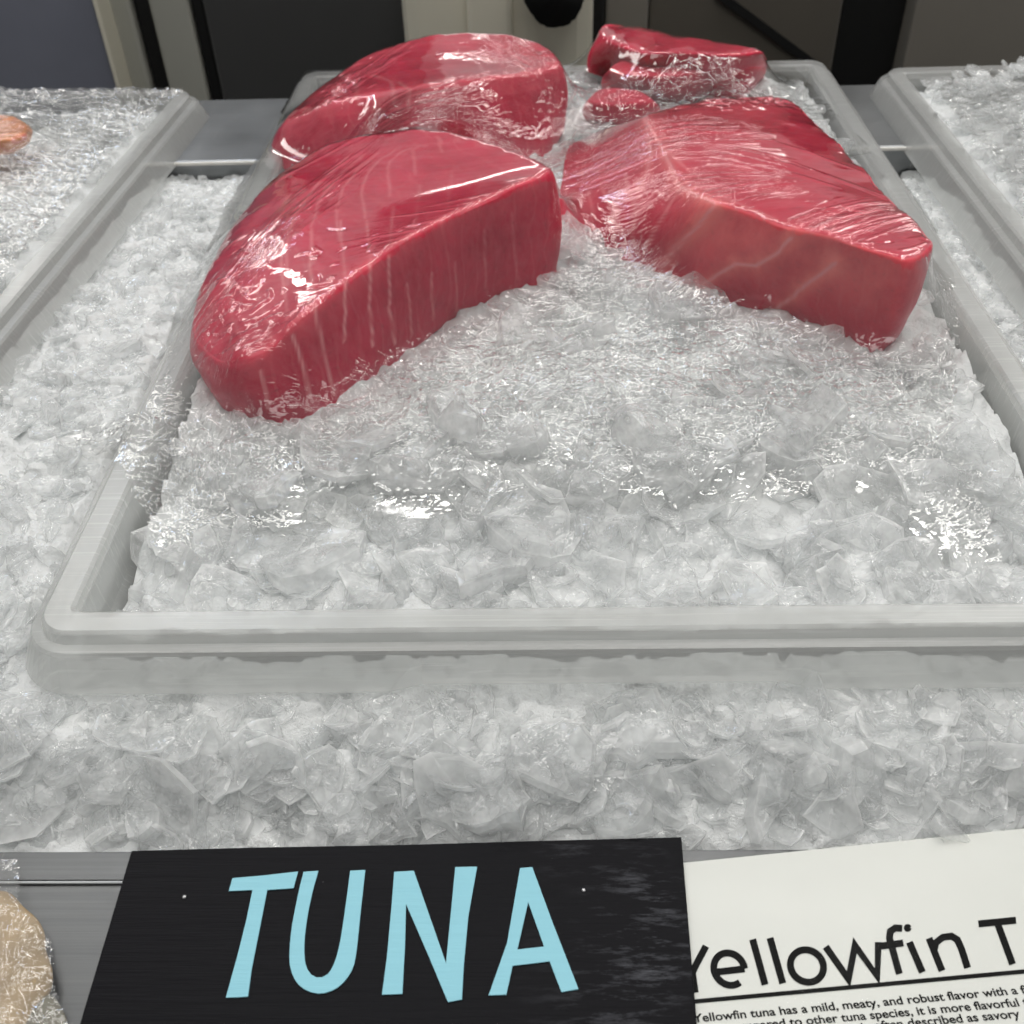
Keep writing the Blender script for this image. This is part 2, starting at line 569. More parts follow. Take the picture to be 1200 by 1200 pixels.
def heightfield(name, x0, x1, y0, y1, step, fn):
    xs = np.arange(x0, x1 + 1e-6, step); ys = np.arange(y0, y1 + 1e-6, step)
    X, Y = np.meshgrid(xs, ys)
    Z = fn(X, Y)
    return np_mesh(name, np.stack([X, Y, Z], -1).reshape(-1, 3), grid_faces(len(ys), len(xs)))


bed = link('ice_bed', heightfield('ice_bed', -0.45, 0.42, -0.0625, 0.503, 0.0018, bed_fine), SNOW)
tag(bed, 'packed crushed ice filling the counter around the trays', 'ice', kind='stuff')


def shard_arrays(k):
    """one irregular, slightly curved broken plate of ice; about 1 across"""
    rr = random.Random(100 + k)
    asp = rr.uniform(0.55, 1.0)
    th = rr.uniform(0.06, 0.13) if k % 5 < 3 else rr.uniform(0.2, 0.38)
    bend = rr.uniform(-0.5, 0.6)
    twist = rr.uniform(-0.4, 0.4)
    nc = rr.choice((4, 5, 5, 6))
    cor = []
    for i in range(nc):
        a_ = 2 * math.pi * (i + rr.uniform(-0.32, 0.32)) / nc
        q = 0.5 * rr.uniform(0.75, 1.15)
        cor.append((math.cos(a_) * q, math.sin(a_) * q * asp))
    out = []
    for i in range(nc):
        a_, b_ = cor[i], cor[(i + 1) % nc]
        w = rr.uniform(-0.05, 0.09)
        out.append(a_)
        t = rr.uniform(0.35, 0.65)
        mx, my = a_[0] + (b_[0] - a_[0]) * t, a_[1] + (b_[1] - a_[1]) * t
        l_ = math.hypot(mx, my) + 1e-6
        out.append((mx * (1 + w / l_), my * (1 + w / l_)))
    seg = len(out)
    tops = [rr.uniform(-0.4, 0.4) * th for _ in range(seg)]
    V, E = [], []
    for (f, z, e) in ((0.97, -th * 0.5, 0.8), (1.0, th * 0.25, 1.0), (0.86, th * 0.5, 0.35), (0.45, th * 0.62, 0.0)):
        for i in range(seg):
            x, y = out[i][0] * f, out[i][1] * f
            V.append((x, y, z + tops[i] * (0.5 if f > 0.9 else 1.0 if f > 0.6 else 0.5) + bend * (x * x) + twist * x * y)); E.append(e)
    V.append((0, 0, th * 0.6)); E.append(0.0)
    V.append((0, 0, -th * 0.6)); E.append(0.0)
    F = []
    for r_ in range(3):
        for i in range(seg):
            j = (i + 1) % seg
            a_, b_, c_, d_ = r_ * seg + i, r_ * seg + j, (r_ + 1) * seg + j, (r_ + 1) * seg + i
            F += [(a_, b_, c_), (a_, c_, d_)]
    for i in range(seg):
        j = (i + 1) % seg
        F.append((3 * seg + i, 3 * seg + j, 4 * seg))
        F.append((j, i, 4 * seg + 1))
    return np.array(V), np.array(F), np.array(E)


PROTO = [shard_arrays(k) for k in range(28)]


def rot_for(normal, tilt, rs):
    n_ = Vector(normal).normalized()
    q = n_.to_track_quat('Z', 'Y').to_matrix()
    a = rs.uniform(0, 2 * math.pi)
    spin = Matrix.Rotation(a, 3, 'Z')
    ax = Vector((math.cos(rs.uniform(0, 6.28)), math.sin(rs.uniform(0, 6.28)), 0)).normalized()
    return Matrix.Rotation(tilt, 3, ax) @ q @ spin


def pile(name, spots, label, parent=None, smooth=False):
    Vs, Fs, Es = [], [], []
    off = 0
    for (p, M, sc, k) in spots:
        V, F, E = PROTO[k]
        A = np.array(M) * sc
        Vs.append(V @ A.T + np.array(p)); Fs.append(F + off); Es.append(E)
        off += len(V)
    me = np_mesh(name, np.concatenate(Vs), np.concatenate(Fs), smooth)
    attr(me, 'edge', np.concatenate(Es))
    o = link(name, me, ICE, parent)
    tag(o, label, 'ice', kind='stuff')
    return o


rs = random.Random(5)


def scatter(n, xr, yr, fn, size, tilt, lift=0.3, ok=None, normal=None):
    out = []
    tries = 0
    while len(out) < n and tries < n * 20:
        tries += 1
        x, y = rs.uniform(*xr), rs.uniform(*yr)
        if ok and not ok(x, y): continue
        z = float(fn(x, y))
        sc = rs.uniform(*size) * (1.0 if rs.random() < 0.75 else 1.25)
        nn = normal(x, y) if normal else (rs.uniform(-.15, .15), rs.uniform(-.2, .1), 1)
        M = rot_for(nn, rs.gauss(0, tilt), rs)
        out.append(((x, y, z + sc * 0.10 * rs.uniform(-0.4, 1) * lift * 3), M, sc, rs.randrange(28)))
    return out


free = lambda x, y: not bool(under_tray(np.array(x), np.array(y), 0.008))
# small stuff around and between the trays
sp = scatter(700, (-0.36, -0.232), (-0.06, 0.50), bed_h, (0.008, 0.022), 0.25, lift=0.05, ok=free)
sp += scatter(260, (0.232, 0.30), (-0.06, 0.49), bed_h, (0.008, 0.02), 0.25, lift=0.05, ok=free)
sp += scatter(620, (-0.36, 0.34), (-0.060, -0.006), bed_h, (0.010, 0.022), 0.4, ok=free)
pile('crushed_ice', sp, 'small chips of crushed ice lying loose between the trays')
def local_h(loc, rz, dome):
    def f(x, y):
        ins, u, v = in_tray(np.array(x), np.array(y), loc, rz)
        return loc[2] + float(tray_h(u, v)) + dome * float(np.clip(1 - (abs(u) / 0.20) ** 2, 0, 1)) * float(sstep(0.62, 0.45, v) if dome < 0.02 else 1)
    return f


def within(loc, rz):
    return lambda x, y: bool(in_tray(np.array(x), np.array(y), loc, rz, -0.032)[0])


sp = scatter(700, (-0.60, -0.33), (0.1, 0.62), local_h(LT_LOC, LT_RZ, 0.004), (0.012, 0.024), 0.3, ok=within(LT_LOC, LT_RZ))
pile('tray_ice', sp, 'crushed ice filling the left tray around the orange salmon')
sp = scatter(700, (0.28, 0.48), (0.15, 0.60), local_h(RT_LOC, RT_RZ, 0.035), (0.012, 0.024), 0.3, ok=within(RT_LOC, RT_RZ))
pile('tray_ice', sp, 'crushed ice mounded above the edge of the right tray')
for loc, rz, dome in (((0, 0, 0), 0, 0.0), (LT_LOC, LT_RZ, 0.002), (RT_LOC, RT_RZ, 0.032)):
    xs = np.linspace(-0.2035, 0.2035, 200); ys = np.linspace(0.0255, 0.632, 290)
    X, Y = np.meshgrid(xs, ys)
    Z = tray_h(X, Y) - 0.001 + lumps(X, Y, 40) + dome * np.clip(1 - (np.abs(X) / 0.20) ** 2, 0, 1) * sstep(0.63, 0.55, Y)
    Z = np.maximum(Z, -0.0235)
    o = link('packed_ice', np_mesh('packed_ice', np.stack([X, Y, Z], -1).reshape(-1, 3), grid_faces(290, 200)), SNOW)
    o.location = loc; o.rotation_euler = (0, 0, rz)
    tag(o, 'packed ice under the loose chips inside a clear tray', 'ice', kind='stuff')

# the shards one can pick apart: in front of the tray and at its front inside
SH_ME = []
for k in range(28):
    V, F, E = PROTO[k]
    me = np_mesh('ice_shard', V, F, False)
    attr(me, 'edge', E)
    me.materials.append(SHARD)
    SH_ME.append(me)


def shard_objects(spots, label, group):
    for (p, M, sc, k) in spots:
        o = bpy.data.objects.new('ice_shard', SH_ME[k])
        COL.objects.link(o)
        mm = M.to_4x4()
        o.matrix_world = Matrix.Translation(p) @ mm @ Matrix.Scale(sc, 4)
        tag(o, label, 'ice shard', group)


front_n = lambda x, y: (rs.uniform(-.4, .4), rs.uniform(-1.1, -0.1), 1)
fs = scatter(640, (-0.265, 0.185), (-0.052, -0.014), bed_h, (0.013, 0.046), 0.26, lift=0.35, normal=front_n)
def top_of(sp_):
    V = PROTO[sp_[3]][0] @ (np.array(sp_[1]) * sp_[2]).T
    return sp_[0][2] + V[:, 2].max(), sp_[0][1] + V[:, 1].max()


def low_y(sp_):
    V = PROTO[sp_[3]][0] @ (np.array(sp_[1]) * sp_[2]).T
    return sp_[0][1] + V[:, 1].min()


fs = [q for q in fs if low_y(q) > -0.0632]
fs = [q for q in fs if top_of(q)[0] < -0.0145 or (top_of(q)[1] < -0.022 and top_of(q)[0] < -0.008)]
fs = fs[:165]
shard_objects(fs, 'frosty shard of crushed ice in the bank before the middle tray', 'ice shards before the middle tray')
tn = lambda x, y: (rs.uniform(-.35, .35), rs.uniform(-.7, .1), 1)
ts = scatter(420, (-0.20, 0.20), (0.028, 0.135), tray_h, (0.020, 0.036), 0.28, lift=0.3, normal=tn)
def inside_well(sp_):
    V = PROTO[sp_[3]][0] @ (np.array(sp_[1]) * sp_[2]).T + np.array(sp_[0])
    return np.abs(V[:, 0]).max() < 0.2082 and V[:, 1].min() > 0.0205 and V[:, 2].min() > -0.0245 and (V[:, 1].min() > 0.06 or V[:, 2].max() < 0.0045)


ts = [q for q in ts if inside_well(q)][:115]
shard_objects(ts, 'frosty shard of crushed ice inside the front of the middle tray', 'ice shards inside the middle tray')


# ------------------------------------------------------------------ tuna
def catmull(P, n):
    P = np.array(P, float); m_ = len(P)
    out = np.zeros((n, 3))
    # spread the samples by chord length
    seg = np.linalg.norm(np.roll(P, -1, 0) - P, axis=1)
    cum = np.concatenate([[0], np.cumsum(seg)])
    s = np.linspace(0, cum[-1], n, endpoint=False)
    idx = np.clip(np.searchsorted(cum, s, side='right') - 1, 0, m_ - 1)
    t = (s - cum[idx]) / seg[idx]
    return idx, t


def evalc(P, idx, t, ten=0.35):
    P = np.array(P, float); m_ = len(P)
    p0, p1, p2, p3 = P[(idx - 1) % m_], P[idx], P[(idx + 1) % m_], P[(idx + 2) % m_]
    m1, m2 = (p2 - p0) * ten, (p3 - p1) * ten
    t = t[:, None]
    return (2 * t ** 3 - 3 * t ** 2 + 1) * p1 + (t ** 3 - 2 * t ** 2 + t) * m1 + (-2 * t ** 3 + 3 * t ** 2) * p2 + (t ** 3 - t ** 2) * m2


def loin(name, pairs, dome, mat, lines=(), pale=None, n=360, ms=56, mc=80, smooth=10, bulge=0.004, seed=0, center=None, linew=0.0009, halo=0.0):
    """pairs: (top point, base point) round the piece"""
    top = [p[0] for p in pairs]; base = [p[1] for p in pairs]
    idx, t = catmull(top, n)
    T = evalc(top, idx, t); B = evalc(base, idx, t)
    cen = T.mean(0) if center is None else np.array(center)
    rows = []
    out_dir = T - cen; out_dir[:, 2] = 0
    out_dir /= np.linalg.norm(out_dir, axis=1)[:, None] + 1e-9
    for k in range(ms):
        s = k / ms
        rows.append(B * (1 - s) + T * s + out_dir * bulge * math.sin(math.pi * s) )
    for k in range(mc):
        s = k / mc
        e = 1 - (1 - s) ** 2
        p = T * (1 - s) + cen * s
        p[:, 2] = T[:, 2] * (1 - e) + cen[2] * e + dome * e
        rows.append(p)
    P = np.array(rows)
    for it in range(smooth):
        Q = P.copy()
        Q[1:-1] = 0.5 * P[1:-1] + 0.25 * (P[2:] + P[:-2])
        Q = 0.7 * Q + 0.15 * (np.roll(Q, 1, 1) + np.roll(Q, -1, 1))
        Q[0] = P[0]
        P = Q
    d = 0.0016 * fbm(P[..., 0] * 45 + P[..., 2] * 30, P[..., 1] * 45 + P[..., 2] * 20, 30 + seed, 3)
    P[1:] += (out_dir[None] * d[..., None] * 0.7)[1:]
    P[ms:, :, 2] += d[ms:] * 0.8
    nr = len(P)
    V = P.reshape(-1, 3)
    V = np.concatenate([V, [[cen[0], cen[1], V[-n:, 2].mean()]], [[cen[0], cen[1], V[:n, 2].mean()]]])
    F4 = grid_faces(nr, n, True)
    j = np.arange(n); j2 = (j + 1) % n
    F = [tuple(f) for f in F4] + [((nr - 1) * n + a, (nr - 1) * n + b, nr * n) for a, b in zip(j, j2)] + [(b, a, nr * n + 1) for a, b in zip(j, j2)]
    me = bpy.data.meshes.new(name)
    me.from_pydata(V.tolist(), [], F)
    me.polygons.foreach_set('use_smooth', [True] * len(me.polygons))
    me.update()
    # connective-tissue lines of the meat, traced over its surface
    tree = BVHTree.FromPolygons([Vector(v) for v in V], F)
    L = np.zeros(len(V)); HL = np.zeros(len(V))
    for ln in lines:
        w = ln[0]; pts = ln[1]
        hit = []
        for (a, b) in zip(pts[:-1], pts[1:]):
            for s in np.linspace(0, 1, 40, endpoint=False):
                jx = 0.7 * math.sin(s * 5 + a[0]); px = a[0] + (b[0] - a[0]) * s + jx; py = a[1] + (b[1] - a[1]) * s
                h = tree.ray_cast(CAM_POS, ray(px, py))
                if h[0] is not None: hit.append(tuple(h[0]))
        if not hit: continue
        hit = np.array(hit)
        lo, hi = hit.min(0) - 0.013, hit.max(0) + 0.013
        sel = np.where(((V > lo) & (V < hi)).all(1))[0]
        if len(sel) == 0: continue
        dd = np.full(len(sel), 9.0)
        for h in hit:
            dd = np.minimum(dd, ((V[sel] - h) ** 2).sum(1))
        dd = np.sqrt(dd)
        L[sel] = np.maximum(L[sel], w * np.exp(-(dd / linew) ** 2))
        if halo and w > 0.65: HL[sel] = np.maximum(HL[sel], halo * w * np.exp(-(dd / 0.0055) ** 2))
    attr(me, 'line', L)
    pv = np.zeros(len(V)) if pale is None else pale(V, np.arange(len(V)) // n, ms)
    attr(me, 'pale', np.clip(pv * (1 - 0.45 * (halo > 0)) + HL, 0, 1))
    org = Vector((cen[0], cen[1], float(V[:n, 2].mean())))
    me.transform(Matrix.Translation(-org))
    o = link(name, me, mat)
    o.location = org
    return o, tree


def PT(px, py, z):
    return tuple(at(px, py, z=z))


def drop(p, z=-0.006, dx=0.0, dy=0.0):
    return (p[0] + dx, p[1] + dy, z)


def cr2(seq):    # measured on the enlarged view of the left piece
    return [(200 + a / 2.4, b / 2.4) for a, b in seq]


def cr3(seq):
    return [(620 + a / 2.4, b / 2.4) for a, b in seq]


ZB = -0.006
# front-left loin
fl = []
for (tx, ty, tz), (bx, by) in (((226, 395, 0.022), (236, 432)), ((255, 425, 0.026), (262, 479)), ((296, 421, 0.034), (321, 500)), ((342, 383, 0.045), (360, 494)),
                               ((400, 333, 0.054), (428, 453)), ((458, 292, 0.058), (492, 404)), ((517, 258, 0.060), (533, 373)), ((580, 229, 0.061), (595, 348)),
                               ((630, 208, 0.061), (640, 332)), ((649, 197, 0.060), (653, 318))):
    fl.append((PT(tx, ty, tz), PT(bx, by, ZB)))
for (tx, ty, tz) in ((628, 183, 0.060), (590, 169, 0.060), (533, 153, 0.060), (467, 151, 0.057), (400, 163, 0.050), (346, 189, 0.043), (308, 218, 0.037), (275, 259, 0.031), (246, 308, 0.026), (229, 354, 0.023)):
    p = PT(tx, ty, tz)
    fl.append((p, drop(p)))
T1 = mat_tuna('tuna_flesh', R(-34))
flines = [(0.9, [(255, 1045), (275, 1150)]), (1.0, [(345, 945), (365, 1010), (395, 1120)]), (0.9, [(405, 860), (430, 1000), (465, 1110)]), (1.0, [(490, 800), (492, 880), (488, 960)]),
          (1.0, [(560, 740), (560, 880), (570, 975)]), (0.9, [(615, 720), (615, 860), (630, 970)]), (0.6, [(665, 800), (680, 950)]), (0.5, [(735, 770), (738, 900)]),
          (0.4, [(800, 740), (806, 880)]), (0.35, [(880, 650), (890, 830)]), (0.3, [(960, 600), (975, 790)]),
          (0.5, [(310, 720), (318, 810), (330, 900)]), (0.55, [(395, 650), (393, 760), (405, 860)]), (0.5, [(478, 620), (490, 790)]), (0.45, [(550, 620), (565, 740)]), (0.4, [(625, 580), (618, 700)]),
          *[(0.42 - 0.02 * q, [(330 + 72 * q, 800 - 62 * q), (322 + 72 * q, 690 - 50 * q), (352 + 66 * q, 600 - 36 * q), (420 + 56 * q, 510 - 20 * q), (500 + 44 * q, 440 - 6 * q)]) for q in range(8)],
          (0.25, [(150, 780), (175, 900), (230, 1000)]), (0.25, [(230, 700), (245, 830), (290, 960)]), (0.22, [(700, 520), (690, 640)]), (0.2, [(790, 480), (780, 590)])]
ridge_px = np.array([PT(*p) for p in ((296, 421, 0.034), (342, 383, 0.045), (400, 333, 0.054), (458, 292, 0.058), (517, 258, 0.060), (580, 229, 0.061), (633, 206, 0.061))])


def near_poly(V, P, w):
    best = np.full(len(V), 9.0)
    for a, b in zip(P[:-1], P[1:]):
        d = b - a
        t = np.clip(((V - a) @ d) / (d @ d), 0, 1)
        best = np.minimum(best, np.linalg.norm(V - (a + t[:, None] * d), axis=1))
    return np.exp(-(best / w) ** 2)


o, treeFL = loin('tuna_loin', fl, 0.006, T1, [(w, cr2(p)) for w, p in flines], lambda V, r_, ms: 0.38 * near_poly(V, ridge_px, 0.010), seed=1, n=420, ms=70, mc=110, smooth=30)  # highlight along the ridge put into the flesh colour as a paler band
tag(o, 'thick red tuna loin with vertical white sinew lines at the front on the left side', 'tuna', 'tuna pieces in the middle tray')

# front-right loin
T2 = mat_tuna('tuna_flesh_pale', R(45), deep=(0.43, 0.008, 0.036, 1), mid=(0.62, 0.020, 0.062, 1), pale=(0.90, 0.22, 0.21, 1), lines=0.10)
fr = []
for (tx, ty, tz), (bx, by, bz) in (((755, 138, 0.046), (674, 168, 0.004)), ((772, 168, 0.047), (658, 215, 0.0)), ((800, 205, 0.048), (654, 254, ZB)), ((820, 226, 0.049), (690, 286, ZB)), ((838, 239, 0.050), (740, 310, ZB)),
                                   ((862, 246, 0.050), (780, 326, ZB)), ((885, 253, 0.051), (816, 345, ZB)), ((928, 268, 0.053), (870, 361, ZB)), ((978, 279, 0.054), (932, 375, ZB)), ((1022, 293, 0.055), (984, 398, ZB)),
                                   ((1060, 305, 0.055), (1018, 419, ZB)), ((1080, 300, 0.054), (1036, 413, ZB)), ((1094, 284, 0.052), (1048, 398, ZB))):
    fr.append((PT(tx, ty, tz), PT(bx, by, bz)))
for (tx, ty, tz) in ((1070, 258, 0.051), (1045, 233, 0.050), (1016, 204, 0.049), (982, 167, 0.048), (953, 140, 0.047), (932, 120, 0.046), (905, 113, 0.046), (837, 117, 0.046), (790, 126, 0.046)):
    p = PT(tx, ty, tz)
    fr.append((p, drop(p, ZB, -0.003, 0.0)))
mlines = [(0.7, [(322, 335), (345, 430), (325, 500)]), (0.9, [(330, 340), (365, 400), (420, 520), (525, 575), (470, 640), (400, 710), (370, 770)]),
          (1.0, [(735, 670), (700, 710), (640, 748), (580, 742), (520, 780), (450, 820)]), (1.0, [(862, 740), (780, 800), (735, 840), (690, 872)]),
          (0.6, [(200, 520), (250, 630), (240, 720)]), (0.6, [(270, 490), (300, 600), (280, 740)]), (0.6, [(420, 540), (350, 650), (330, 700)]), (0.35, [(150, 480), (180, 600), (170, 660)]),
          (0.4, [(380, 420), (440, 470), (560, 560), (700, 620)])]
ridge2 = np.array([PT(*p) for p in ((838, 239, 0.050), (885, 253, 0.051), (928, 268, 0.053), (978, 279, 0.054), (1022, 293, 0.055))])


def pale2(V, r_, ms):
    w = near_poly(V, ridge2 - np.array([0, 0, 0.010]), 0.026)
    front = (r_ < ms + 2)
    return np.where(front, 1.0 * w, 0.25 * near_poly(V, ridge2, 0.006))


o, treeFR = loin('tuna_loin', fr, 0.005, T2, [(w, cr3(p)) for w, p in mlines], pale2, seed=2, n=420, ms=70, mc=110, linew=0.0011, smooth=7, halo=0.55)
tag(o, 'broad tuna loin with pale diagonal muscle seams at the front on the right side', 'tuna', 'tuna pieces in the middle tray')

# back-left loin
bl = []
for (tx, ty, tz), (bx, by, bz) in (((335, 140, 0.022), (318, 178, 0.0)), ((385, 122, 0.038), (345, 205, ZB)), ((440, 112, 0.046), (420, 210, ZB)), ((510, 100, 0.050), (500, 210, ZB)),
                                   ((580, 92, 0.050), (580, 200, ZB)), ((630, 84, 0.048), (640, 185, ZB)), ((657, 76, 0.046), (661, 150, 0.0))):
    bl.append((PT(tx, ty, tz), PT(bx, by, bz)))
for (tx, ty, tz) in ((650, 60, 0.048), (622, 46, 0.051), (585, 38, 0.053), (545, 36, 0.053), (500, 41, 0.051), (450, 56, 0.045), (410, 76, 0.038), (370, 104, 0.029)):
    p = PT(tx, ty, tz)
    bl.append((p, drop(p, ZB, 0, 0.004)))
blines = [(0.6, [(640, 230), (670, 250), (670, 300)]), (0.5, [(570, 210), (620, 230), (630, 290)]), (0.6, [(820, 160), (870, 180), (890, 230)]), (0.5, [(760, 200), (800, 230), (810, 290)]), (0.4, [(480, 210), (520, 240), (530, 290)]), (0.4, [(900, 120), (960, 150), (985, 190)])]
o, treeBL = loin('tuna_loin', bl, 0.004, mat_tuna('tuna_flesh_dark', R(-20), deep=(0.38, 0.005, 0.032, 1)), [(w, cr2(p)) for w, p in blines], lambda V, r_, ms: 0.2 * (r_ > ms - 8) * (r_ < ms + 20), seed=3, n=280, ms=40, mc=60, linew=0.0013)
tag(o, 'domed dark red tuna loin behind the thick one with sinew lines', 'tuna', 'tuna pieces in the middle tray')

# back-right pieces: a slab at the very back, a lower steak before it and an offcut
br = []
for (tx, ty, tz), (bx, by, bz) in (((704, 42, 0.036), (688, 84, 0.012)), ((730, 56, 0.038), (724, 96, ZB)), ((762, 64, 0.040), (758, 106, ZB)), ((800, 62, 0.040), (800, 112, ZB)), ((845, 66, 0.040), (845, 108, ZB)), ((880, 64, 0.040), (882, 100, ZB)), ((894, 60, 0.040), (893, 94, ZB))):
    br.append((PT(tx, ty, tz), PT(bx, by, bz)))
for (tx, ty, tz) in ((875, 55, 0.040), (835, 48, 0.040), (800, 43, 0.040), (765, 36, 0.039), (732, 29, 0.038), (708, 28, 0.037)):
    p = PT(tx, ty, tz)
    br.append((p, drop(p, ZB, 0, 0.004)))
T4 = mat_tuna('tuna_flesh_back', R(-10), deep=(0.40, 0.006, 0.034, 1), mid=(0.60, 0.018, 0.06, 1))
o, treeBR = loin('tuna_slab', br, 0.002, T4, [], None, seed=4, n=220, ms=30, mc=40, smooth=5)
tag(o, 'long flat tuna slab lying farthest back in the middle tray', 'tuna', 'tuna pieces in the middle tray')
bs = []
for (tx, ty, tz), (bx, by, bz) in (((716, 82, 0.024), (706, 104, 0.0)), ((735, 88, 0.026), (740, 114, ZB)), ((775, 90, 0.026), (784, 121, ZB)), ((812, 86, 0.026), (824, 116, ZB)), ((826, 78, 0.025), (836, 108, ZB))):
    bs.append((PT(tx, ty, tz), PT(bx, by, bz)))
for (tx, ty, tz) in ((815, 73, 0.026), (780, 70, 0.027), (745, 70, 0.027), (722, 74, 0.026)):
    p = PT(tx, ty, tz)
    bs.append((p, drop(p, ZB, 0, 0.0)))
o, treeBS = loin('tuna_steak', bs, 0.001, T4, [], lambda V, r_, ms: 0.25 * (r_ > ms - 3), seed=5, n=200, ms=26, mc=36, smooth=4)
tag(o, 'small bright red tuna steak leaning on the long slab at the back', 'tuna', 'tuna pieces in the middle tray')
oc = []
for (tx, ty, tz), (bx, by, bz) in (((690, 118, 0.014), (686, 140, ZB)), ((712, 122, 0.016), (712, 148, ZB)), ((742, 122, 0.016), (746, 146, ZB)), ((766, 118, 0.014), (772, 138, ZB))):
    oc.append((PT(tx, ty, tz), PT(bx, by, bz)))
for (tx, ty, tz) in ((745, 104, 0.015), (704, 104, 0.014)):
    p = PT(tx, ty, tz)
    oc.append((p, drop(p, ZB, 0, 0.0)))
o, treeOC = loin('tuna_offcut', oc, 0.001, T4, [], None, seed=6, n=120, ms=16, mc=20, smooth=3)
tag(o, 'small tuna offcut tucked between the broad loin and the back slab', 'tuna', 'tuna pieces in the middle tray')
TREES = [treeFL, treeFR, treeBL, treeBR, treeBS, treeOC]

# inside the middle tray
sp = scatter(1300, (-0.206, 0.206), (0.024, 0.63), tray_h, (0.016, 0.040), 0.28)
sp = [q for q in sp if inside_well(q)]


def by_tuna(x, y, r_):
    for dx, dy in ((0, 0), (r_, 0), (-r_, 0), (0, r_), (0, -r_)):
        for t in TREES:
            if t.ray_cast(Vector((x + dx, y + dy, 0.3)), Vector((0, 0, -1)))[0] is not None: return True
    return False


sp = [s for s in sp if not by_tuna(s[0][0], s[0][1], s[2] * 0.38)]
pile('tray_ice', sp, 'crushed ice filling the middle tray beneath the tuna')



# salmon in the left tray
pk = []
for (tx, ty, tz), (bx, by, bz) in (((-14, 164, 0.030), (-14, 182, 0.012)), ((14, 165, 0.030), (14, 180, 0.012)), ((29, 158, 0.030), (30, 170, 0.012)), ((31, 148, 0.030), (33, 158, 0.012))):
    pk.append((PT(tx, ty, tz), PT(bx, by, bz)))
for (tx, ty, tz) in ((20, 138, 0.030), (0, 135, 0.030), (-30, 136, 0.030), (-40, 150, 0.030)):
    p = PT(tx, ty, tz)
    pk.append((p, drop(p, 0.012, 0, 0.0)))
SAL = mat_tuna('salmon_flesh', R(10), deep=(0.60, 0.19, 0.05, 1), mid=(0.66, 0.23, 0.07, 1), pale=(0.8, 0.4, 0.25, 1), lines=0.6, light=(0.75, 0.36, 0.2, 1), dark=(0.5, 0.14, 0.04, 1))
o, treeSA = loin('salmon_piece', pk, 0.0005, SAL, [], None, seed=8, n=120, ms=16, mc=20, smooth=4)
tag(o, 'pale orange salmon piece under film in the left tray', 'salmon')


# ------------------------------------------------------------------ cling film
def relax(obst, mask, iters):
    H = obst.copy()
    for it in range(iters):
        A = H.copy()
        A[1:-1, 1:-1] = 0.25 * (H[2:, 1:-1] + H[:-2, 1:-1] + H[1:-1, 2:] + H[1:-1, :-2])
        H = np.maximum(A, obst)
    return H


def bilinear(G, x0, y0, st, X, Y):
    u = (X - x0) / st; v = (Y - y0) / st
    i = np.clip(np.floor(v).astype(int), 0, G.shape[0] - 2); j = np.clip(np.floor(u).astype(int), 0, G.shape[1] - 2)
    fu = np.clip(u - j, 0, 1); fv = np.clip(v - i, 0, 1)
    return (G[i, j] * (1 - fu) + G[i, j + 1] * fu) * (1 - fv) + (G[i + 1, j] * (1 - fu) + G[i + 1, j + 1] * fu) * fv


def in_poly(X, Y, P):
    c = np.zeros(X.shape, bool)
    n_ = len(P)
    for i in range(n_):
        x1, y1 = P[i]; x2, y2 = P[(i + 1) % n_]
        cond = ((y1 > Y) != (y2 > Y)) & (X < (x2 - x1) * (Y - y1) / (y2 - y1 + 1e-12) + x1)
        c ^= cond
    return c


def rim_h(u, v):
    d = np.minimum.reduce([TW / 2 - np.abs(u), v, TD - v])
    return np.where(d < 0, -9, np.where(d < 0.0055, 0.001, np.where(d < 0.0195, 0.0065, -9)))


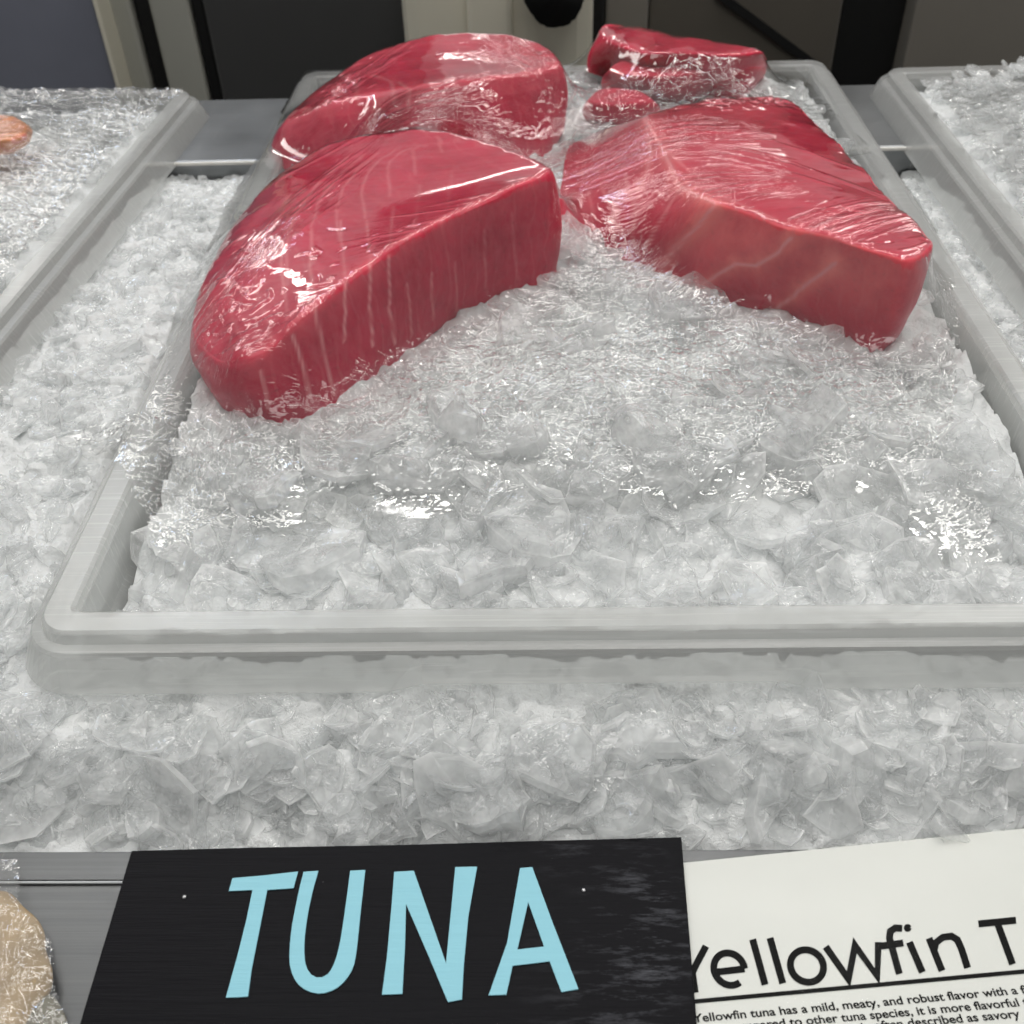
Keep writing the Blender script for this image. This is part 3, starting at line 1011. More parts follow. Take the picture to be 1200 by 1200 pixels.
def film_sheet(name, label, x0, x1, y0, y1, poly, obstacle, crump, streaks, st=0.003, fine=0.00085, iters=36, group='cling film over the trays', ragged=0.004, mat=FILM, bridge=None, creases=()):
    xs = np.arange(x0, x1, st); ys = np.arange(y0, y1, st)
    X, Y = np.meshgrid(xs, ys)
    O = obstacle(X, Y)
    if bridge: O = bridge(X, Y, O)
    H = relax(O, None, iters)
    fx = np.arange(x0 + st, x1 - 2 * st, fine); fy = np.arange(y0 + st, y1 - 2 * st, fine)
    FX, FY = np.meshgrid(fx, fy)
    Z = bilinear(H, x0, y0, st, FX, FY)
    C = crump(FX, FY, Z)
    rid = lambda a: 1 - np.abs(a)
    wx = 0.012 * fbm(FX * 35, FY * 35, 61); wy = 0.012 * fbm(FX * 35, FY * 35, 66)
    cr = rid(vnoise((FX + wx) * 95, (FY + wy) * 130, 40)) * 0.0026 + rid(vnoise((FX + wy) * 210, (FY + wx) * 290, 45)) * 0.0017 + rid(vnoise((FX - wx) * 420, (FY + wy) * 430, 47)) * 0.0008
    Z = Z + C * (cr - 0.003) + 0.0006
    sw = np.zeros_like(Z); sq = np.zeros_like(Z); st_ = np.zeros_like(Z)
    for (cx, cy, rx, ry, ang, amp) in streaks:
        c, s = math.cos(ang), math.sin(ang)
        t = (FX - cx) * c + (FY - cy) * s; q = -(FX - cx) * s + (FY - cy) * c
        w = np.exp(-(t / rx) ** 2 - (q / ry) ** 2)
        Z = Z + w * amp * 0.0008 * rid(vnoise(q * 190, t * 5, 70 + cx * 9))
        m_ = w * amp > sw
        sq = np.where(m_, q + cx * 3.3, sq); st_ = np.where(m_, t, st_); sw = np.where(m_, w * amp, sw)
    # single creases pressed into the sheet
    for q_, (cx, cy, ang, L_, curv, hh, sg_) in enumerate(creases):
        if bridge and L_ < 0.0175:
            ic, jc = int((cy - y0 - st) / fine), int((cx - x0 - st) / fine)
            if 0 <= ic < Z.shape[0] and 0 <= jc < Z.shape[1] and Z[ic, jc] > 0.010 and q_ % 4: continue
        m_ = L_ / 2 + 3 * sg_
        i0, i1 = int((cy - m_ - y0 - st) / fine), int((cy + m_ - y0 - st) / fine) + 1
        j0, j1 = int((cx - m_ - x0 - st) / fine), int((cx + m_ - x0 - st) / fine) + 1
        i0, j0 = max(i0, 0), max(j0, 0)
        if i1 <= i0 or j1 <= j0 or i0 >= Z.shape[0] or j0 >= Z.shape[1]: continue
        px_, py_ = FX[i0:i1, j0:j1] - cx, FY[i0:i1, j0:j1] - cy
        c, s = math.cos(ang), math.sin(ang)
        t = px_ * c + py_ * s; q = -px_ * s + py_ * c - curv * (t * t) / L_
        Z[i0:i1, j0:j1] += 1.3 * hh * np.exp(-(q / sg_) ** 2) * np.clip(1 - (2 * t / L_) ** 4, 0, 1)
    keep = in_poly(FX + ragged * fbm(FX * 60, FY * 60, 91), FY + ragged * fbm(FX * 60, FY * 60, 95), poly)
    idx = -np.ones(FX.size, int)
    F = grid_faces(len(fy), len(fx))
    kf = keep.ravel()[F].all(1)
    F = F[kf]
    used = np.unique(F)
    idx[used] = np.arange(len(used))
    V = np.stack([FX, FY, Z], -1).reshape(-1, 3)[used]
    me = np_mesh(name, V, idx[F], True)
    attr(me, 'crumple', np.clip(C.ravel()[used], 0.0, 1))
    attr(me, 'stretch', np.clip(sw.ravel()[used], 0, 1)); attr(me, 'across', sq.ravel()[used]); attr(me, 'along', st_.ravel()[used])
    o = link(name, me, mat)
    tag(o, label, 'cling film', group)
    return o


def upper_hull(x, z):
    st_ = []
    for i in range(len(x)):
        while len(st_) > 1:
            a_, b_ = st_[-2], st_[-1]
            if (z[b_] - z[a_]) * (x[i] - x[a_]) <= (z[i] - z[a_]) * (x[b_] - x[a_]): st_.pop()
            else: break
        st_.append(i)
    return np.interp(x, x[st_], z[st_])


def bridge_main(X, Y, O):
    # the film is pulled straight across the hollows between neighbouring pieces
    P = O.copy()
    xs, ys = X[0], Y[:, 0]
    jx = np.where((xs > -0.035) & (xs < 0.075))[0]
    for i in range(len(ys)):
        if 0.315 < ys[i] < 0.47:
            w = sstep(0.315, 0.36, ys[i]) * sstep(0.47, 0.42, ys[i])
            P[i, jx] = np.maximum(P[i, jx], O[i, jx] + w * (upper_hull(xs[jx], O[i, jx]) - 0.001 - O[i, jx]))
    for j in range(len(xs)):
        lo, hi = (0.33, 0.57) if xs[j] < 0 else (0.45, 0.575)
        iy = np.where((ys > lo) & (ys < hi))[0]
        if -0.17 < xs[j] < -0.01 or 0.03 < xs[j] < 0.17:
            w = (sstep(-0.17, -0.13, xs[j]) * sstep(-0.01, -0.10, xs[j]) if xs[j] < 0 else 0.7 * sstep(0.03, 0.07, xs[j]) * sstep(0.17, 0.13, xs[j]))
            P[iy, j] = np.maximum(P[iy, j], O[iy, j] + w * (upper_hull(ys[iy], O[iy, j]) - 0.004 - O[iy, j]))
    for it in range(45):
        A = P.copy()
        A[1:-1, 1:-1] = 0.2 * (P[1:-1, 1:-1] + P[2:, 1:-1] + P[:-2, 1:-1] + P[1:-1, 2:] + P[1:-1, :-2])
        P = np.maximum(A, O)
    return P


def cast_h(X, Y, trees):
    out = np.full(X.shape, -9.0)
    for i in range(X.shape[0]):
        for j in range(X.shape[1]):
            for t in trees:
                h = t.ray_cast(Vector((X[i, j], Y[i, j], 0.3)), Vector((0, 0, -1)))
                if h[0] is not None and h[0].z > out[i, j]: out[i, j] = h[0].z
    return out


def obst_main(X, Y):
    h = cast_h(X, Y, TREES)
    ice = np.where((np.abs(X) < 0.209) & (Y > 0.02) & (Y < 0.64), tray_h(X, Y) + 0.006, -9)
    out = np.maximum.reduce([h, ice, rim_h(X, Y)])
    return np.where(out < -1, bed_h(X, Y) + 0.006, out)


PXW = lambda pts, z=0.0: [tuple(at(a, b, z=z))[:2] for a, b in pts]
poly_main = PXW([(205, 660), (182, 640), (160, 590), (150, 560), (118, 540), (70, 512), (75, 498), (130, 492), (165, 500), (195, 455), (205, 380), (260, 250), (310, 165), (345, 105), (380, 80)])
poly_main += [(-0.13, 0.645), (0.17, 0.65)]
poly_main += PXW([(930, 85), (985, 150), (1090, 255), (1112, 330), (1116, 430), (1118, 520), (1150, 560), (1186, 640), (1180, 690), (1130, 700), (1110, 640), (1050, 590), (980, 575), (900, 580), (820, 590), (700, 588), (600, 585),
                  (520, 600), (430, 605), (330, 620), (290, 600), (250, 610)])


def crump_main(X, Y, Z):
    # crushed together in front of the meat, at both front corners and in the hollows between the pieces
    g = lambda cx, cy, rx, ry: np.exp(-((X - cx) / rx) ** 2 - ((Y - cy) / ry) ** 2)
    band = sstep(0.085, 0.16, Y + 0.03 * fbm(X * 20, Y * 20, 37, 2)) * sstep(0.27, 0.19, Y) * sstep(-0.235, -0.16, X)
    c = 0.8 * band
    for a_ in ((0.75, -0.175, 0.125, 0.03, 0.05), (0.8, 0.185, 0.13, 0.03, 0.06), (0.5, 0.19, 0.21, 0.02, 0.05), (0.8, -0.225, 0.14, 0.04, 0.012), (0.35, 0.0, 0.30, 0.03, 0.06), (0.5, -0.02, 0.53, 0.03, 0.04)):
        c = np.maximum(c, a_[0] * g(*a_[1:]))
    n_ = 0.5 + 0.5 * fbm(X * 26, Y * 26, 33, 2)
    c = c * (0.55 + 1.1 * n_)
    c = c * (1 - 0.97 * sstep(0.010, 0.022, Z))
    m_ = 0
    for a_ in ((0.45, -0.187, 0.175, 0.014, 0.016), (0.5, 0.13, 0.445, 0.05, 0.016), (0.8, -0.012, 0.50, 0.016, 0.02), (0.6, 0.09, 0.545, 0.10, 0.016), (0.35, -0.165, 0.50, 0.012, 0.04), (0.3, 0.185, 0.245, 0.012, 0.02)):
        m_ = np.maximum(m_, a_[0] * g(*a_[1:]))
    c = np.maximum(c, m_)
    return np.clip(c, 0, 1)


streak_main = [(-0.172, 0.25, 0.09, 0.016, R(66), 0.8), (-0.105, 0.435, 0.075, 0.022, R(42), 1.0), (-0.10, 0.33, 0.05, 0.03, R(52), 0.12),
               (0.03, 0.385, 0.06, 0.028, R(-10), 1.0), (0.07, 0.31, 0.05, 0.02, R(-16), 0.5), (0.03, 0.275, 0.07, 0.02, R(12), 0.8), (0.14, 0.245, 0.05, 0.018, R(30), 0.7),
               (-0.05, 0.235, 0.05, 0.02, R(2), 0.4), (-0.05, 0.165, 0.12, 0.018, R(3), 0.9), (0.10, 0.16, 0.11, 0.020, R(-2), 1.0),
               (-0.03, 0.54, 0.04, 0.02, R(-60), 0.9), (0.08, 0.515, 0.08, 0.014, R(8), 0.9), (-0.19, 0.12, 0.05, 0.02, R(75), 0.8), (0.19, 0.12, 0.05, 0.018, R(-70), 0.8), (-0.155, 0.52, 0.06, 0.014, R(62), 0.8)]
def main_creases():
    rc = random.Random(77)
    out = []
    # the bunched front, thickest in the middle of the band
    for i in range(1500):
        x, y = rc.uniform(-0.22, 0.205), rc.gauss(0.178, 0.036)
        a_ = rc.gauss(0, 0.45) if rc.random() < 0.6 else rc.uniform(0, math.pi)
        out.append((x, y, a_, rc.uniform(0.004, 0.017), rc.uniform(-0.5, 0.5), rc.uniform(0.00025, 0.0008) * rc.choice((1, 1, -1)), rc.uniform(0.0007, 0.0011)))
    # bunched corners
    for cx, cy, sx, sy, n_, aa in ((-0.178, 0.125, 0.016, 0.03, 260, 1.45), (0.19, 0.14, 0.015, 0.045, 260, -1.35), (-0.225, 0.14, 0.02, 0.007, 90, 0.1), (0.185, 0.215, 0.010, 0.03, 110, 1.5), (0.19, 0.085, 0.010, 0.006, 40, -0.4)):
        for i in range(n_):
            out.append((rc.gauss(cx, sx), rc.gauss(cy, sy), rc.gauss(aa, 0.6), rc.uniform(0.004, 0.016), rc.uniform(-.5, .5), rc.uniform(0.0003, 0.0009), rc.uniform(0.0007, 0.0011)))
    # hollows between the pieces and the back
    for cx, cy, sx, sy, n_, aa in ((-0.012, 0.50, 0.012, 0.022, 130, 1.2), (0.09, 0.55, 0.05, 0.02, 260, 0.3), (-0.165, 0.50, 0.010, 0.035, 110, 1.1), (0.13, 0.447, 0.035, 0.010, 120, 0.1), (0.0, 0.30, 0.018, 0.02, 60, 0.2), (0.04, 0.50, 0.03, 0.012, 70, 0.1), (-0.19, 0.18, 0.008, 0.010, 45, 0.9)):
        for i in range(n_):
            out.append((rc.gauss(cx, sx), rc.gauss(cy, sy), rc.gauss(aa, 0.7), rc.uniform(0.003, 0.013), rc.uniform(-.5, .5), rc.uniform(0.0003, 0.0008), rc.uniform(0.0007, 0.001)))
    # long pulled lines
    for (cx, cy, rx, ry, ang, n_) in ((-0.178, 0.25, 0.08, 0.010, R(62), 34), (-0.105, 0.435, 0.07, 0.018, R(40), 46), (0.025, 0.385, 0.07, 0.020, R(-9), 40), (0.03, 0.28, 0.07, 0.016, R(10), 26), (0.135, 0.245, 0.05, 0.014, R(30), 24),
                                  (-0.05, 0.235, 0.05, 0.018, R(2), 16), (-0.03, 0.165, 0.15, 0.016, R(3), 60), (0.12, 0.165, 0.09, 0.016, R(-2), 60), (0.08, 0.515, 0.07, 0.010, R(6), 40), (-0.02, 0.535, 0.03, 0.014, R(-58), 26), (-0.16, 0.51, 0.05, 0.010, R(58), 30), (0.13, 0.31, 0.05, 0.012, R(-40), 14)):
        c, s = math.cos(ang), math.sin(ang)
        for i in range(n_):
            t, q = rc.gauss(0, rx * 0.5), rc.gauss(0, ry)
            out.append((cx + c * t - s * q, cy + s * t + c * q, ang + rc.gauss(0, 0.035), rc.uniform(0.5, 1.5) * rx, rc.uniform(-0.04, 0.04), rc.uniform(0.00012, 0.0004), rc.uniform(0.0006, 0.0009)))
    # stray nicks over the tight film on the meat
    for i in range(240):
        out.append((rc.uniform(-0.20, 0.19), rc.uniform(0.20, 0.58), rc.gauss(0.5, 0.5), rc.uniform(0.002, 0.007), rc.uniform(-.3, .3), rc.uniform(0.00015, 0.0004), rc.uniform(0.0006, 0.0009)))
    return out


film_sheet('cling_film', 'clear crinkled cling film stretched over the tuna in the middle tray', -0.30, 0.245, 0.05, 0.665, poly_main, obst_main, crump_main, streak_main, bridge=bridge_main, creases=main_creases())


def obst_side(loc, rz, dome, tree=None):
    def f(X, Y):
        ins, u, v = in_tray(X, Y, loc, rz)
        ice = np.where((np.abs(u) < 0.207) & (v > 0.02) & (v < 0.638), tray_h(u, v) + 0.006 + dome * np.clip(1 - (np.abs(u) / 0.20) ** 2, 0, 1) * sstep(0.63, 0.55, v), -9)
        o_ = np.maximum(ice, rim_h(u, v)) + loc[2]
        if tree: o_ = np.maximum(o_, cast_h(X, Y, [tree]))
        return np.where(o_ < -1, -0.012, o_)
    return f


c, s = math.cos(LT_RZ), math.sin(LT_RZ)
lt = lambda u, v: (LT_LOC[0] + c * u - s * v, LT_LOC[1] + s * u + c * v)
film_sheet('cling_film', 'clear cling film creased over the ice in the left tray', -0.66, -0.27, 0.12, 0.66,
           [lt(0.206, 0.1), lt(0.204, 0.4), lt(0.205, 0.60), lt(0.216, 0.648), lt(0.15, 0.668), lt(-0.10, 0.665), lt(-0.10, 0.1)], obst_side(LT_LOC, LT_RZ, 0.004, treeSA),
           lambda X, Y, Z: np.clip(0.42 * (0.5 + 0.5 * fbm(X * 22, Y * 22, 51, 2)) + 0.5 * sstep(0.57, 0.62, Y) + 0.35 * np.exp(-((X + 0.345) / 0.03) ** 2), 0.05, 0.9),
           [(-0.40, 0.50, 0.15, 0.08, R(8), 0.9), (-0.38, 0.36, 0.12, 0.05, R(75), 0.7)], fine=0.0012, iters=300, creases=[(rs.uniform(-0.50, -0.31), rs.uniform(0.2, 0.62), rs.gauss(0.3, 0.5), rs.uniform(0.006, 0.03), rs.uniform(-.3, .3), rs.uniform(0.0003, 0.0009), rs.uniform(0.0009, 0.0014)) for _ in range(700)])
film_sheet('cling_film', 'clear cling film over the mounded ice in the right tray', 0.27, 0.60, 0.15, 0.64,
           [(0.288, 0.15), (0.288, 0.56), (0.33, 0.608), (0.55, 0.61), (0.55, 0.15)], obst_side(RT_LOC, RT_RZ, 0.035),
           lambda X, Y, Z: np.clip(0.45 * (0.5 + 0.5 * fbm(X * 22, Y * 22, 53, 2)) + 0.3 * sstep(0.5, 0.6, Y), 0.05, 0.9), [], fine=0.0012, iters=300, creases=[(rs.uniform(0.28, 0.45), rs.uniform(0.25, 0.62), rs.uniform(0, 3.14), rs.uniform(0.005, 0.02), rs.uniform(-.3, .3), rs.uniform(0.0003, 0.0009), rs.uniform(0.0009, 0.0014)) for _ in range(400)])


# ------------------------------------------------------------------ wrapped fish at the lower left
def lump(name, loop_px, z0, z1, mat, dome, seed, n=120):
    prs = []
    for a, b in loop_px:
        p = PT(a, b, z1)
        cx = (p[0], p[1], p[2])
        prs.append((cx, (p[0], p[1], z0)))
    return loin(name, prs, dome, mat, [], None, n=n, ms=18, mc=26, smooth=6, seed=seed)


TAN = mat_plain('tan_fish_skin', (0.32, 0.225, 0.115), 0.45, bump=0.9, bscale=240, var=0.75)
OLIVE = mat_plain('olive_fish_skin', (0.12, 0.11, 0.075), 0.45, bump=0.8, bscale=380, var=0.6)
o, treeW1 = lump('fish_fillet', [(-60, 1050), (-20, 1047), (4, 1052), (15, 1066), (30, 1080), (36, 1096), (33, 1112), (41, 1130), (42, 1150), (30, 1166), (22, 1180), (14, 1215), (4, 1235), (-60, 1260)], ZL + 0.0005, -0.026, TAN, 0.001, 11)
tag(o, 'tan fish fillet wrapped in film at the lower left corner', 'fish')
o, treeW2 = lump('fish_fillet', [(22, 1178), (40, 1164), (58, 1180), (64, 1215), (58, 1280), (20, 1290), (14, 1230)], ZL + 0.0005, -0.029, OLIVE, 0.001, 12)
tag(o, 'olive brown fish fillet beneath the tan one in film', 'fish')


def obst_w(X, Y):
    h = cast_h(X, Y, [treeW1, treeW2])
    return np.where(h < -1, ZL + 0.002, h)


film_sheet('cling_film', 'crinkled cling film round the tan fish at the lower left', -0.28, -0.15, -0.17, -0.03,
           PXW([(-80, 985), (8, 985), (14, 1050), (32, 1062), (52, 1090), (58, 1130), (66, 1160), (80, 1200), (84, 1290), (-80, 1290)], -0.02), obst_w,
           lambda X, Y, Z: 0.45 + 0.25 * fbm(X * 40, Y * 40, 57, 2), [(-0.20, -0.11, 0.03, 0.01, R(110), 0.8), (-0.19, -0.09, 0.02, 0.006, R(60), 0.8)], st=0.002, fine=0.001, iters=60, ragged=0.002, mat=FILM_H)

# ------------------------------------------------------------------ TUNA sign
ZS = -0.0305
sign = empty('tuna_sign', (float(at(470, 1100, z=ZS).x), float(at(470, 1100, z=ZS).y), ZL))
tag(sign, 'black painted wooden sign reading TUNA in pale blue letters', 'sign')


def plate(name, pts, z0, z1, mat, parent, holes=(), bev=0.0):
    """flat outline with thickness, built at its real place"""
    cu = bpy.data.curves.new(name, 'CURVE')
    cu.dimensions = '2D'
    cu.fill_mode = 'BOTH'
    for loop in [pts] + list(holes):
        sp_ = cu.splines.new('POLY')
        sp_.points.add(len(loop) - 1)
        for q, p in zip(sp_.points, loop): q.co = (p[0], p[1], 0, 1)
        sp_.use_cyclic_u = True
    cu.extrude = max((z1 - z0) / 2 - bev, 1e-6)
    cu.bevel_depth = bev
    tmp = bpy.data.objects.new('tmp', cu)
    COL.objects.link(tmp)
    dg = bpy.context.evaluated_depsgraph_get()
    me = bpy.data.meshes.new_from_object(tmp.evaluated_get(dg))
    bpy.data.objects.remove(tmp)
    off = Vector(parent.location) if parent else Vector()
    me.transform(Matrix.Translation(Vector((0, 0, (z0 + z1) / 2)) - off))
    me.materials.clear()
    return link(name, me, mat, parent)


def smooth_loop(P, it=2):
    for _ in range(it):
        Q = []
        for i in range(len(P)):
            a, b = P[i], P[(i + 1) % len(P)]
            Q += [(a[0] * .75 + b[0] * .25, a[1] * .75 + b[1] * .25), (a[0] * .25 + b[0] * .75, a[1] * .25 + b[1] * .75)]
        P = Q
    return P


sg = PXW([(155, 998), (300, 994), (470, 991), (640, 986), (797, 982), (805, 1080), (815, 1200), (822, 1290), (66, 1296), (95, 1200), (126, 1096)], ZS)
plate('board', sg, ZL + 0.0016, ZS, BOARD, sign, bev=0.0005)
k6 = lambda L: PXW([(200 + a / 2.308, 980 + b / 2.308) for a, b in L], ZS)
letters = [
    ([(168, 115), (250, 108), (345, 97), (333, 142), (262, 147), (240, 260), (220, 360), (210, 435), (180, 437), (150, 438), (180, 330), (205, 230), (222, 147), (158, 150)], []),
    ([(360, 98), (345, 160), (328, 250), (322, 320), (325, 360), (340, 395), (365, 417), (400, 427), (435, 420), (465, 400), (490, 365), (502, 320), (515, 200), (527, 93), (486, 95), (475, 180), (460, 280), (445, 340), (425, 375), (400, 384), (380, 375), (366, 350), (362, 310), (366, 250), (380, 170), (400, 95)], []),
    ([(605, 98), (658, 95), (745, 345), (757, 220), (770, 85), (829, 84), (805, 220), (793, 350), (788, 443), (750, 450), (700, 330), (637, 185), (634, 300), (627, 428), (572, 430), (585, 330), (597, 200)], []),
    ([(945, 88), (978, 85), (1035, 240), (1103, 415), (1057, 423), (1025, 340), (925, 352), (908, 430), (860, 432), (910, 290)], [[(967, 180), (1010, 300), (938, 308)]]),
]
def open_curve(P, n_=40):
    P = np.array([(a, b, 0.0) for a, b in P])
    seg = np.linalg.norm(P[1:] - P[:-1], axis=1)
    cum = np.concatenate([[0], np.cumsum(seg)])
    Q = np.concatenate([[2 * P[0] - P[1]], P, [2 * P[-1] - P[-2]]])
    out = []
    for s_ in np.linspace(0, cum[-1], n_):
        i = min(int(np.searchsorted(cum, s_, side='right')) - 1, len(seg) - 1)
        t = (s_ - cum[i]) / seg[i]
        p0, p1, p2, p3 = Q[i:i + 4]
        v = 0.5 * (2 * p1 + (p2 - p0) * t + (2 * p0 - 5 * p1 + 4 * p2 - p3) * t * t + (3 * p1 - p0 - 3 * p2 + p3) * t ** 3)
        out.append((float(v[0]), float(v[1])))
    return out


U_ = letters[1][0]
letters[1] = (open_curve(U_[:14]) + open_curve(U_[14:]), [])
for P, holes in letters:
    plate('letter', k6(P), ZS + 0.0001, ZS + 0.0005, BLUE, sign, [k6(h) for h in holes])
for (a, b) in ((684, 1043), (216, 1051)):
    p = at(a, b, z=ZS)
    box('nail', (p.x - .0006 - sign.location.x, p.y - .0006 - sign.location.y, ZS - ZL - 0.0004), (p.x + .0006 - sign.location.x, p.y + .0006 - sign.location.y, ZS - ZL + 0.0003), mat_plain('nail_metal', (0.35, 0.35, 0.36), 0.4, 0.8), sign, 0.0003)

# ------------------------------------------------------------------ information card
ZC = ZL + 0.0035
org = at(805, 1010, z=ZC)
card = empty('information_card', (org.x, org.y, ZL))
tag(card, 'white printed information card headed Yellowfin beside the black sign', 'card')
ct = [(792, 1012), (1000, 991), (1200, 971), (1400, 951), (1480, 1330), (812, 1330)]
plate('card', PXW(ct, ZC), ZC - 0.0012, ZC, CARD, card)
plate('sleeve', PXW([(780, 1013), (1420, 948), (1500, 1340), (790, 1340)], ZC), ZC + 0.0004, ZC + 0.0009, CLEAR, card)
ZI = ZC + 0.0001
k3 = lambda p: (800 + p[0] / 3, 750 + p[1] / 3)
_zi = [0]


def ribbon(segs, width, name='letter'):
    """a printed letter from pen strokes; width in photo pixels"""
    bm = bmesh.new()
    for pts in segs:
        P = [Vector(k3(p)) for p in pts]
        closed = (P[0] - P[-1]).length < 0.01
        _zi[0] += 1
        z = ZI + 0.000004 * (_zi[0] % 12)
        prev = None
        n_ = len(P)
        first = None
        for i in range(n_ - 1 if closed else n_):
            a = P[(i - 1) % (n_ - 1)] if closed else P[max(i - 1, 0)]
            b = P[(i + 1) % (n_ - 1)] if closed else P[min(i + 1, n_ - 1)]
            d1 = (P[i] - a).normalized() if (P[i] - a).length > 1e-6 else (b - P[i]).normalized()
            d2 = (b - P[i]).normalized() if (b - P[i]).length > 1e-6 else d1
            t = (d1 + d2).normalized()
            nn = Vector((-t.y, t.x))
            k = min(1 / max(nn.dot(Vector((-d1.y, d1.x))), 0.35), 2.4)
            L_, R_ = P[i] + nn * width / 2 * k, P[i] - nn * width / 2 * k
            vs = [bm.verts.new(at(q.x, q.y, z=z) - Vector(card.location)) for q in (L_, R_)]
            if prev: bm.faces.new((prev[0], prev[1], vs[1], vs[0]))
            if first is None: first = vs
            prev = vs
        if closed: bm.faces.new((prev[0], prev[1], first[1], first[0]))
    bmesh.ops.recalc_face_normals(bm, faces=bm.faces)
    me = bpy.data.meshes.new(name)
    bm.to_mesh(me); bm.free()
    return link(name, me, INK, card)


def arc(cx, cy, rx, ry, a0, a1, n_=28, sk=0.0):
    return [(cx + rx * math.cos(R(a0 + (a1 - a0) * i / n_)) + sk * ry * math.sin(R(a0 + (a1 - a0) * i / n_)), cy + ry * math.sin(R(a0 + (a1 - a0) * i / n_))) for i in range(n_ + 1)]


SW = 8.2
ribbon([[(82, 1076), (48, 1140), (34, 1170)], [(34, 1168), (44, 1240)]], SW)
ribbon([[(113, 1168), (218, 1156)] , [(218, 1156)] + arc(164, 1157, 54, 57, -2, -306, 34, 0.12)], SW)
ribbon([[(246, 1052), (290, 1212)]], SW)
ribbon([[(307, 1047), (352, 1207)]], SW)
o_loop = arc(437, 1146, 58, 57, 0, 360, 40, 0.1); o_loop[-1] = o_loop[0]
ribbon([o_loop], SW)
ribbon([[(503, 1078), (583, 1192), (606, 1073), (684, 1182), (688, 1062)]], SW)
ribbon([[(772, 1014), (748, 1012), (730, 1024), (727, 1048), (762, 1174)], [(698, 1076), (776, 1065)]], SW)
ribbon([[(797, 1062), (843, 1168)], [(783, 1012), (799, 1012)], ], SW)
ribbon([[(866, 1048), (912, 1163)], [(884, 1092), (890, 1064), (915, 1045), (945, 1041), (966, 1054), (980, 1085), (1002, 1153)]], SW)
ribbon([[(1040, 998), (1172, 985)], [(1106, 993), (1160, 1140)]], SW)
ribbon([[(1225, 1030), (1250, 1100), (1290, 1130), (1330, 1100), (1320, 1020)]], SW)
# the i dot as a disc
ribbon([arc(791, 1012, 7, 7, 0, 350, 16)], 4.4, 'dot')
u5 = lambda a, b: (780 + a / 2.857, 1000 + b / 2.857)
p1, p2 = u5(90, 496.5), u5(1700, 350)
ribbon([[((p1[0] - 800) * 3, (p1[1] - 750) * 3), ((p2[0] - 800) * 3, (p2[1] - 750) * 3)]], 5.2, 'underline')


def text_line(body, a, b, bold=0.022):
    """body set so that it runs from photo point a to b on the card"""
    A, B = at(*a, z=ZI), at(*b, z=ZI)
    cu = bpy.data.curves.new('text_line', 'FONT')
    cu.body = body
    cu.size = 1
    cu.offset = bold
    tmp = bpy.data.objects.new('tmp', cu)
    COL.objects.link(tmp)
    dg = bpy.context.evaluated_depsgraph_get()
    me = bpy.data.meshes.new_from_object(tmp.evaluated_get(dg))
    bpy.data.objects.remove(tmp)
    xs = [v.co.x for v in me.vertices]
    w = max(xs) - min(xs)
    d = B - A
    sc = d.length / w
    M = Matrix.Translation(A - Vector(card.location)) @ Matrix.Rotation(math.atan2(d.y, d.x), 4, 'Z') @ Matrix.Diagonal((sc, sc * 0.80, 1, 1)) @ Matrix.Translation((-min(xs), 0, 0))
    me.transform(M)
    me.materials.clear()
    return link('text_line', me, INK, card)


text_line('Yellowfin tuna has a mild, meaty, and robust flavor with a firm', u5(94, 566), u5(1268, 463))
text_line('compared to other tuna species, it is more flavorful than', u5(215, 596), u5(1280, 503))
text_line('tuna is often described as savory', u5(560, 603), u5(1190, 549))

# ------------------------------------------------------------------ behind the counter
def bx(name, x0, x1, y0, y1, z0, z1, mat, parent, bev=0.004):
    off = Vector(parent.location)
    return box(name, Vector((x0, y0, z0)) - off, Vector((x1, y1, z1)) - off, mat, parent, bev)


def X_at(px, py, Y):
    return float(at(px, py, y=Y).x)


M_BLUE = mat_plain('grey_blue_steel', (0.19, 0.20, 0.245), 0.35, 0.0, var=0.2, bscale=20)
M_BEIGE = mat_plain('beige_grey_paint', (0.36, 0.36, 0.32), 0.5, var=0.08, bscale=20)
M_CHAR = mat_plain('charcoal_panel', (0.05, 0.05, 0.05), 0.45, var=0.15, bscale=20)
M_BLACK = mat_plain('black_rubber', (0.006, 0.006, 0.006), 0.45, var=0.2)
M_CREAM = mat_plain('cream_plastic', (0.66, 0.63, 0.52), 0.45, var=0.12, bscale=16)
M_BROWN = mat_plain('dark_brown_steel', (0.10, 0.09, 0.075), 0.35, var=0.2, bscale=16)
M_GREY = mat_plain('grey_brown_steel', (0.2, 0.185, 0.16), 0.4, var=0.15, bscale=14)
YB = 1.12
b1 = empty('steel_cabinet', (X_at(60, 50, YB), YB, -0.9))
tag(b1, 'blue grey steel cabinet behind the left tray', 'cabinet')
bx('door', X_at(-300, 50, YB), X_at(124, 50, YB), YB, YB + 0.4, -0.9, 0.35, M_BLUE, b1)
bx('pale_edge', X_at(126, 50, YB), X_at(131, 50, YB), YB - 0.012, YB + 0.3, -0.9, 0.35, M_CREAM, b1, 0.001)
b2 = empty('refrigerator', (X_at(300, 50, YB + .03), YB + 0.03, -0.9))
tag(b2, 'charcoal front refrigerator with beige frame behind the counter', 'refrigerator')
YR = YB + 0.03
bx('frame', X_at(133, 50, YR), X_at(163, 50, YR), YR, YR + 0.4, -0.9, 0.35, M_BEIGE, b2)
bx('seal', X_at(163, 50, YR) + 0.001, X_at(184, 50, YR), YR + 0.012, YR + 0.4, -0.9, 0.35, M_BLACK, b2)
bx('frame', X_at(184, 50, YR) + 0.001, X_at(230, 50, YR), YR, YR + 0.4, -0.9, 0.35, M_BEIGE, b2)
bx('seal', X_at(230, 50, YR) + 0.001, X_at(246, 50, YR), YR + 0.008, YR + 0.4, -0.9, 0.35, M_BLACK, b2)
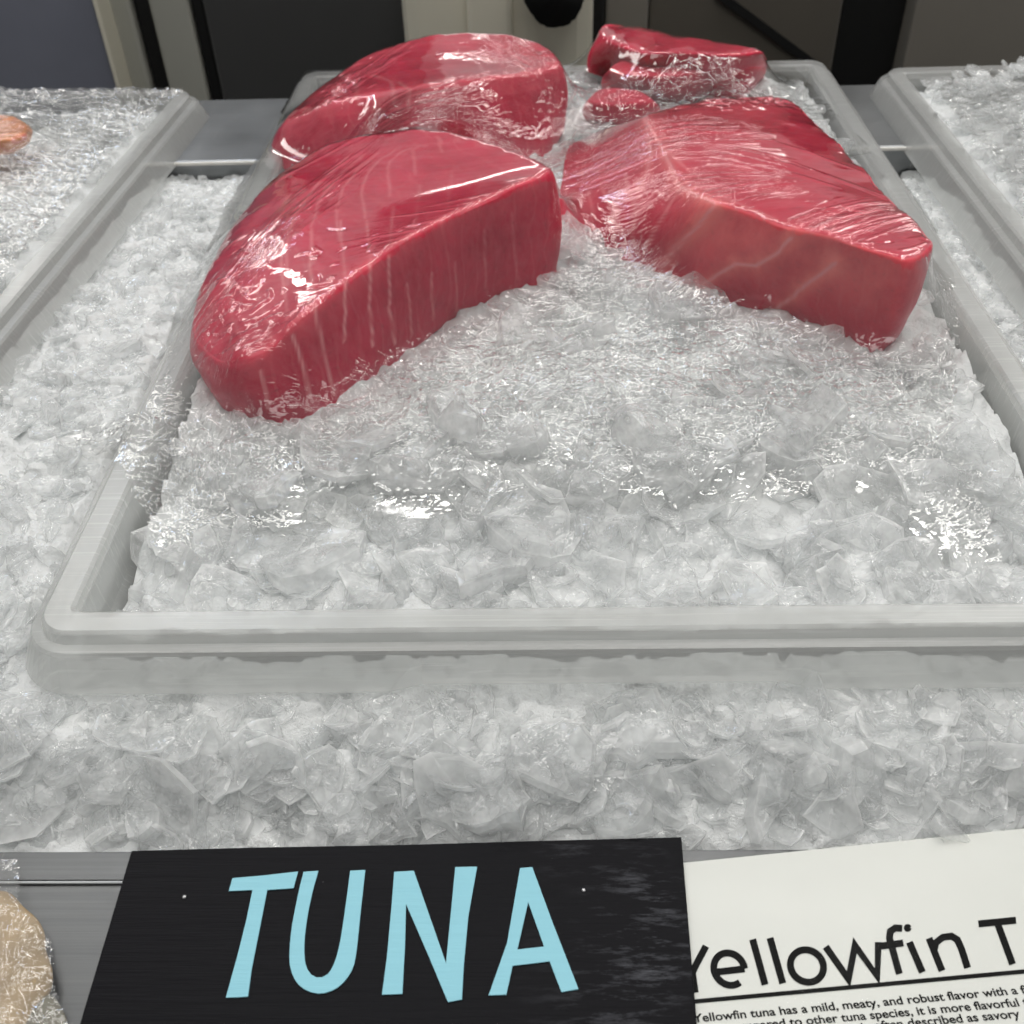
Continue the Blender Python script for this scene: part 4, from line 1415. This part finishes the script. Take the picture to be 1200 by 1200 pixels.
bx('door', X_at(246, 50, YR) + 0.001, X_at(480, 50, YR), YR, YR + 0.4, -0.9, 0.35, M_CHAR, b2)
b3 = empty('storage_bin', (X_at(580, 20, YB - 0.08), YB - 0.08, -0.9))
tag(b3, 'cream plastic bin behind the back left tuna loin', 'bin')
YC = YB - 0.08
bx('body', X_at(470, 20, YC), X_at(696, 20, YC), YC, YC + 0.35, -0.9, 0.0, M_CREAM, b3, 0.02)
bx('rib', X_at(548, 20, YC), X_at(600, 20, YC), YC - 0.015, YC + 0.005, -0.9, -0.02, M_CREAM, b3, 0.006)
hk = empty('rubber_grip', (X_at(648, 20, YC - .05), YC - 0.05, -0.3))
tag(hk, 'black rubber grip hanging before the cream bin', 'grip')
hp = [(608, -30), (690, -40), (684, 6), (672, 28), (656, 34), (636, 33), (624, 20), (612, 0)]
bm = bmesh.new()
fr_ = [bm.verts.new(at(a, b, y=YC - 0.06) - hk.location) for a, b in hp]
bk_ = [bm.verts.new(v.co + Vector((0, 0.045, 0))) for v in fr_]
bm.faces.new(fr_); bm.faces.new(bk_[::-1])
for i in range(len(hp)):
    j = (i + 1) % len(hp)
    bm.faces.new((fr_[j], fr_[i], bk_[i], bk_[j]))
bmesh.ops.recalc_face_normals(bm, faces=bm.faces)
bmesh.ops.bevel(bm, geom=bm.edges[:], offset=0.004, segments=2, affect='EDGES')
me = bpy.data.meshes.new('grip'); bm.to_mesh(me); bm.free()
me.polygons.foreach_set('use_smooth', [True] * len(me.polygons))
link('grip', me, M_BLACK, hk)
b4 = empty('oven', (X_at(850, 30, YB + .05), YB + 0.05, -0.9))
tag(b4, 'dark brown steel oven with a slanting seam behind the back slab', 'oven')
YO = YB + 0.05
bx('gasket', X_at(690, 20, YO), X_at(708, 20, YO), YO - 0.01, YO + 0.3, -0.9, 0.3, M_BLACK, b4)
bx('side_panel', X_at(708, 20, YO) + 0.001, X_at(760, 20, YO), YO, YO + 0.4, -0.9, 0.3, M_GREY, b4)
bx('front_panel', X_at(760, 20, YO) + 0.001, X_at(985, 30, YO), YO + 0.004, YO + 0.4, -0.9, 0.3, M_BROWN, b4)
bm = bmesh.new()
pa, pb = at(838, -10, y=YO), at(960, 80, y=YO)
vs = []
for p, dz in ((pa, 0.006), (pb, 0.006), (pb, -0.006), (pa, -0.006)):
    vs.append(bm.verts.new((p.x - b4.location.x, -0.003, p.z + dz - b4.location.z)))
f_ = bm.faces.new(vs)
ex = bmesh.ops.extrude_face_region(bm, geom=[f_])
for v in ex['geom']:
    if isinstance(v, bmesh.types.BMVert): v.co.y += 0.006
bmesh.ops.recalc_face_normals(bm, faces=bm.faces)
me = bpy.data.meshes.new('seam'); bm.to_mesh(me); bm.free()
link('seam', me, M_BLACK, b4)
bx('dark_gap', X_at(985, 30, YO) + 0.001, X_at(1066, 30, YO), YO + 0.02, YO + 0.4, -0.9, 0.3, M_BLACK, b4)
b5 = empty('steel_cabinet', (X_at(1150, 30, YB), YB, -0.9))
tag(b5, 'grey brown steel cabinet behind the right tray', 'cabinet')
bx('front_panel', X_at(1066, 30, YB + 0.03) + 0.003, X_at(1500, 30, YB), YB + 0.03, YB + 0.4, -0.9, 0.3, M_GREY, b5)
flr = box('floor', (-3, 0.66, -0.93), (3, 3, -0.905), M_CHAR, None, 0)
tag(flr, 'dark floor behind the counter', kind='structure')
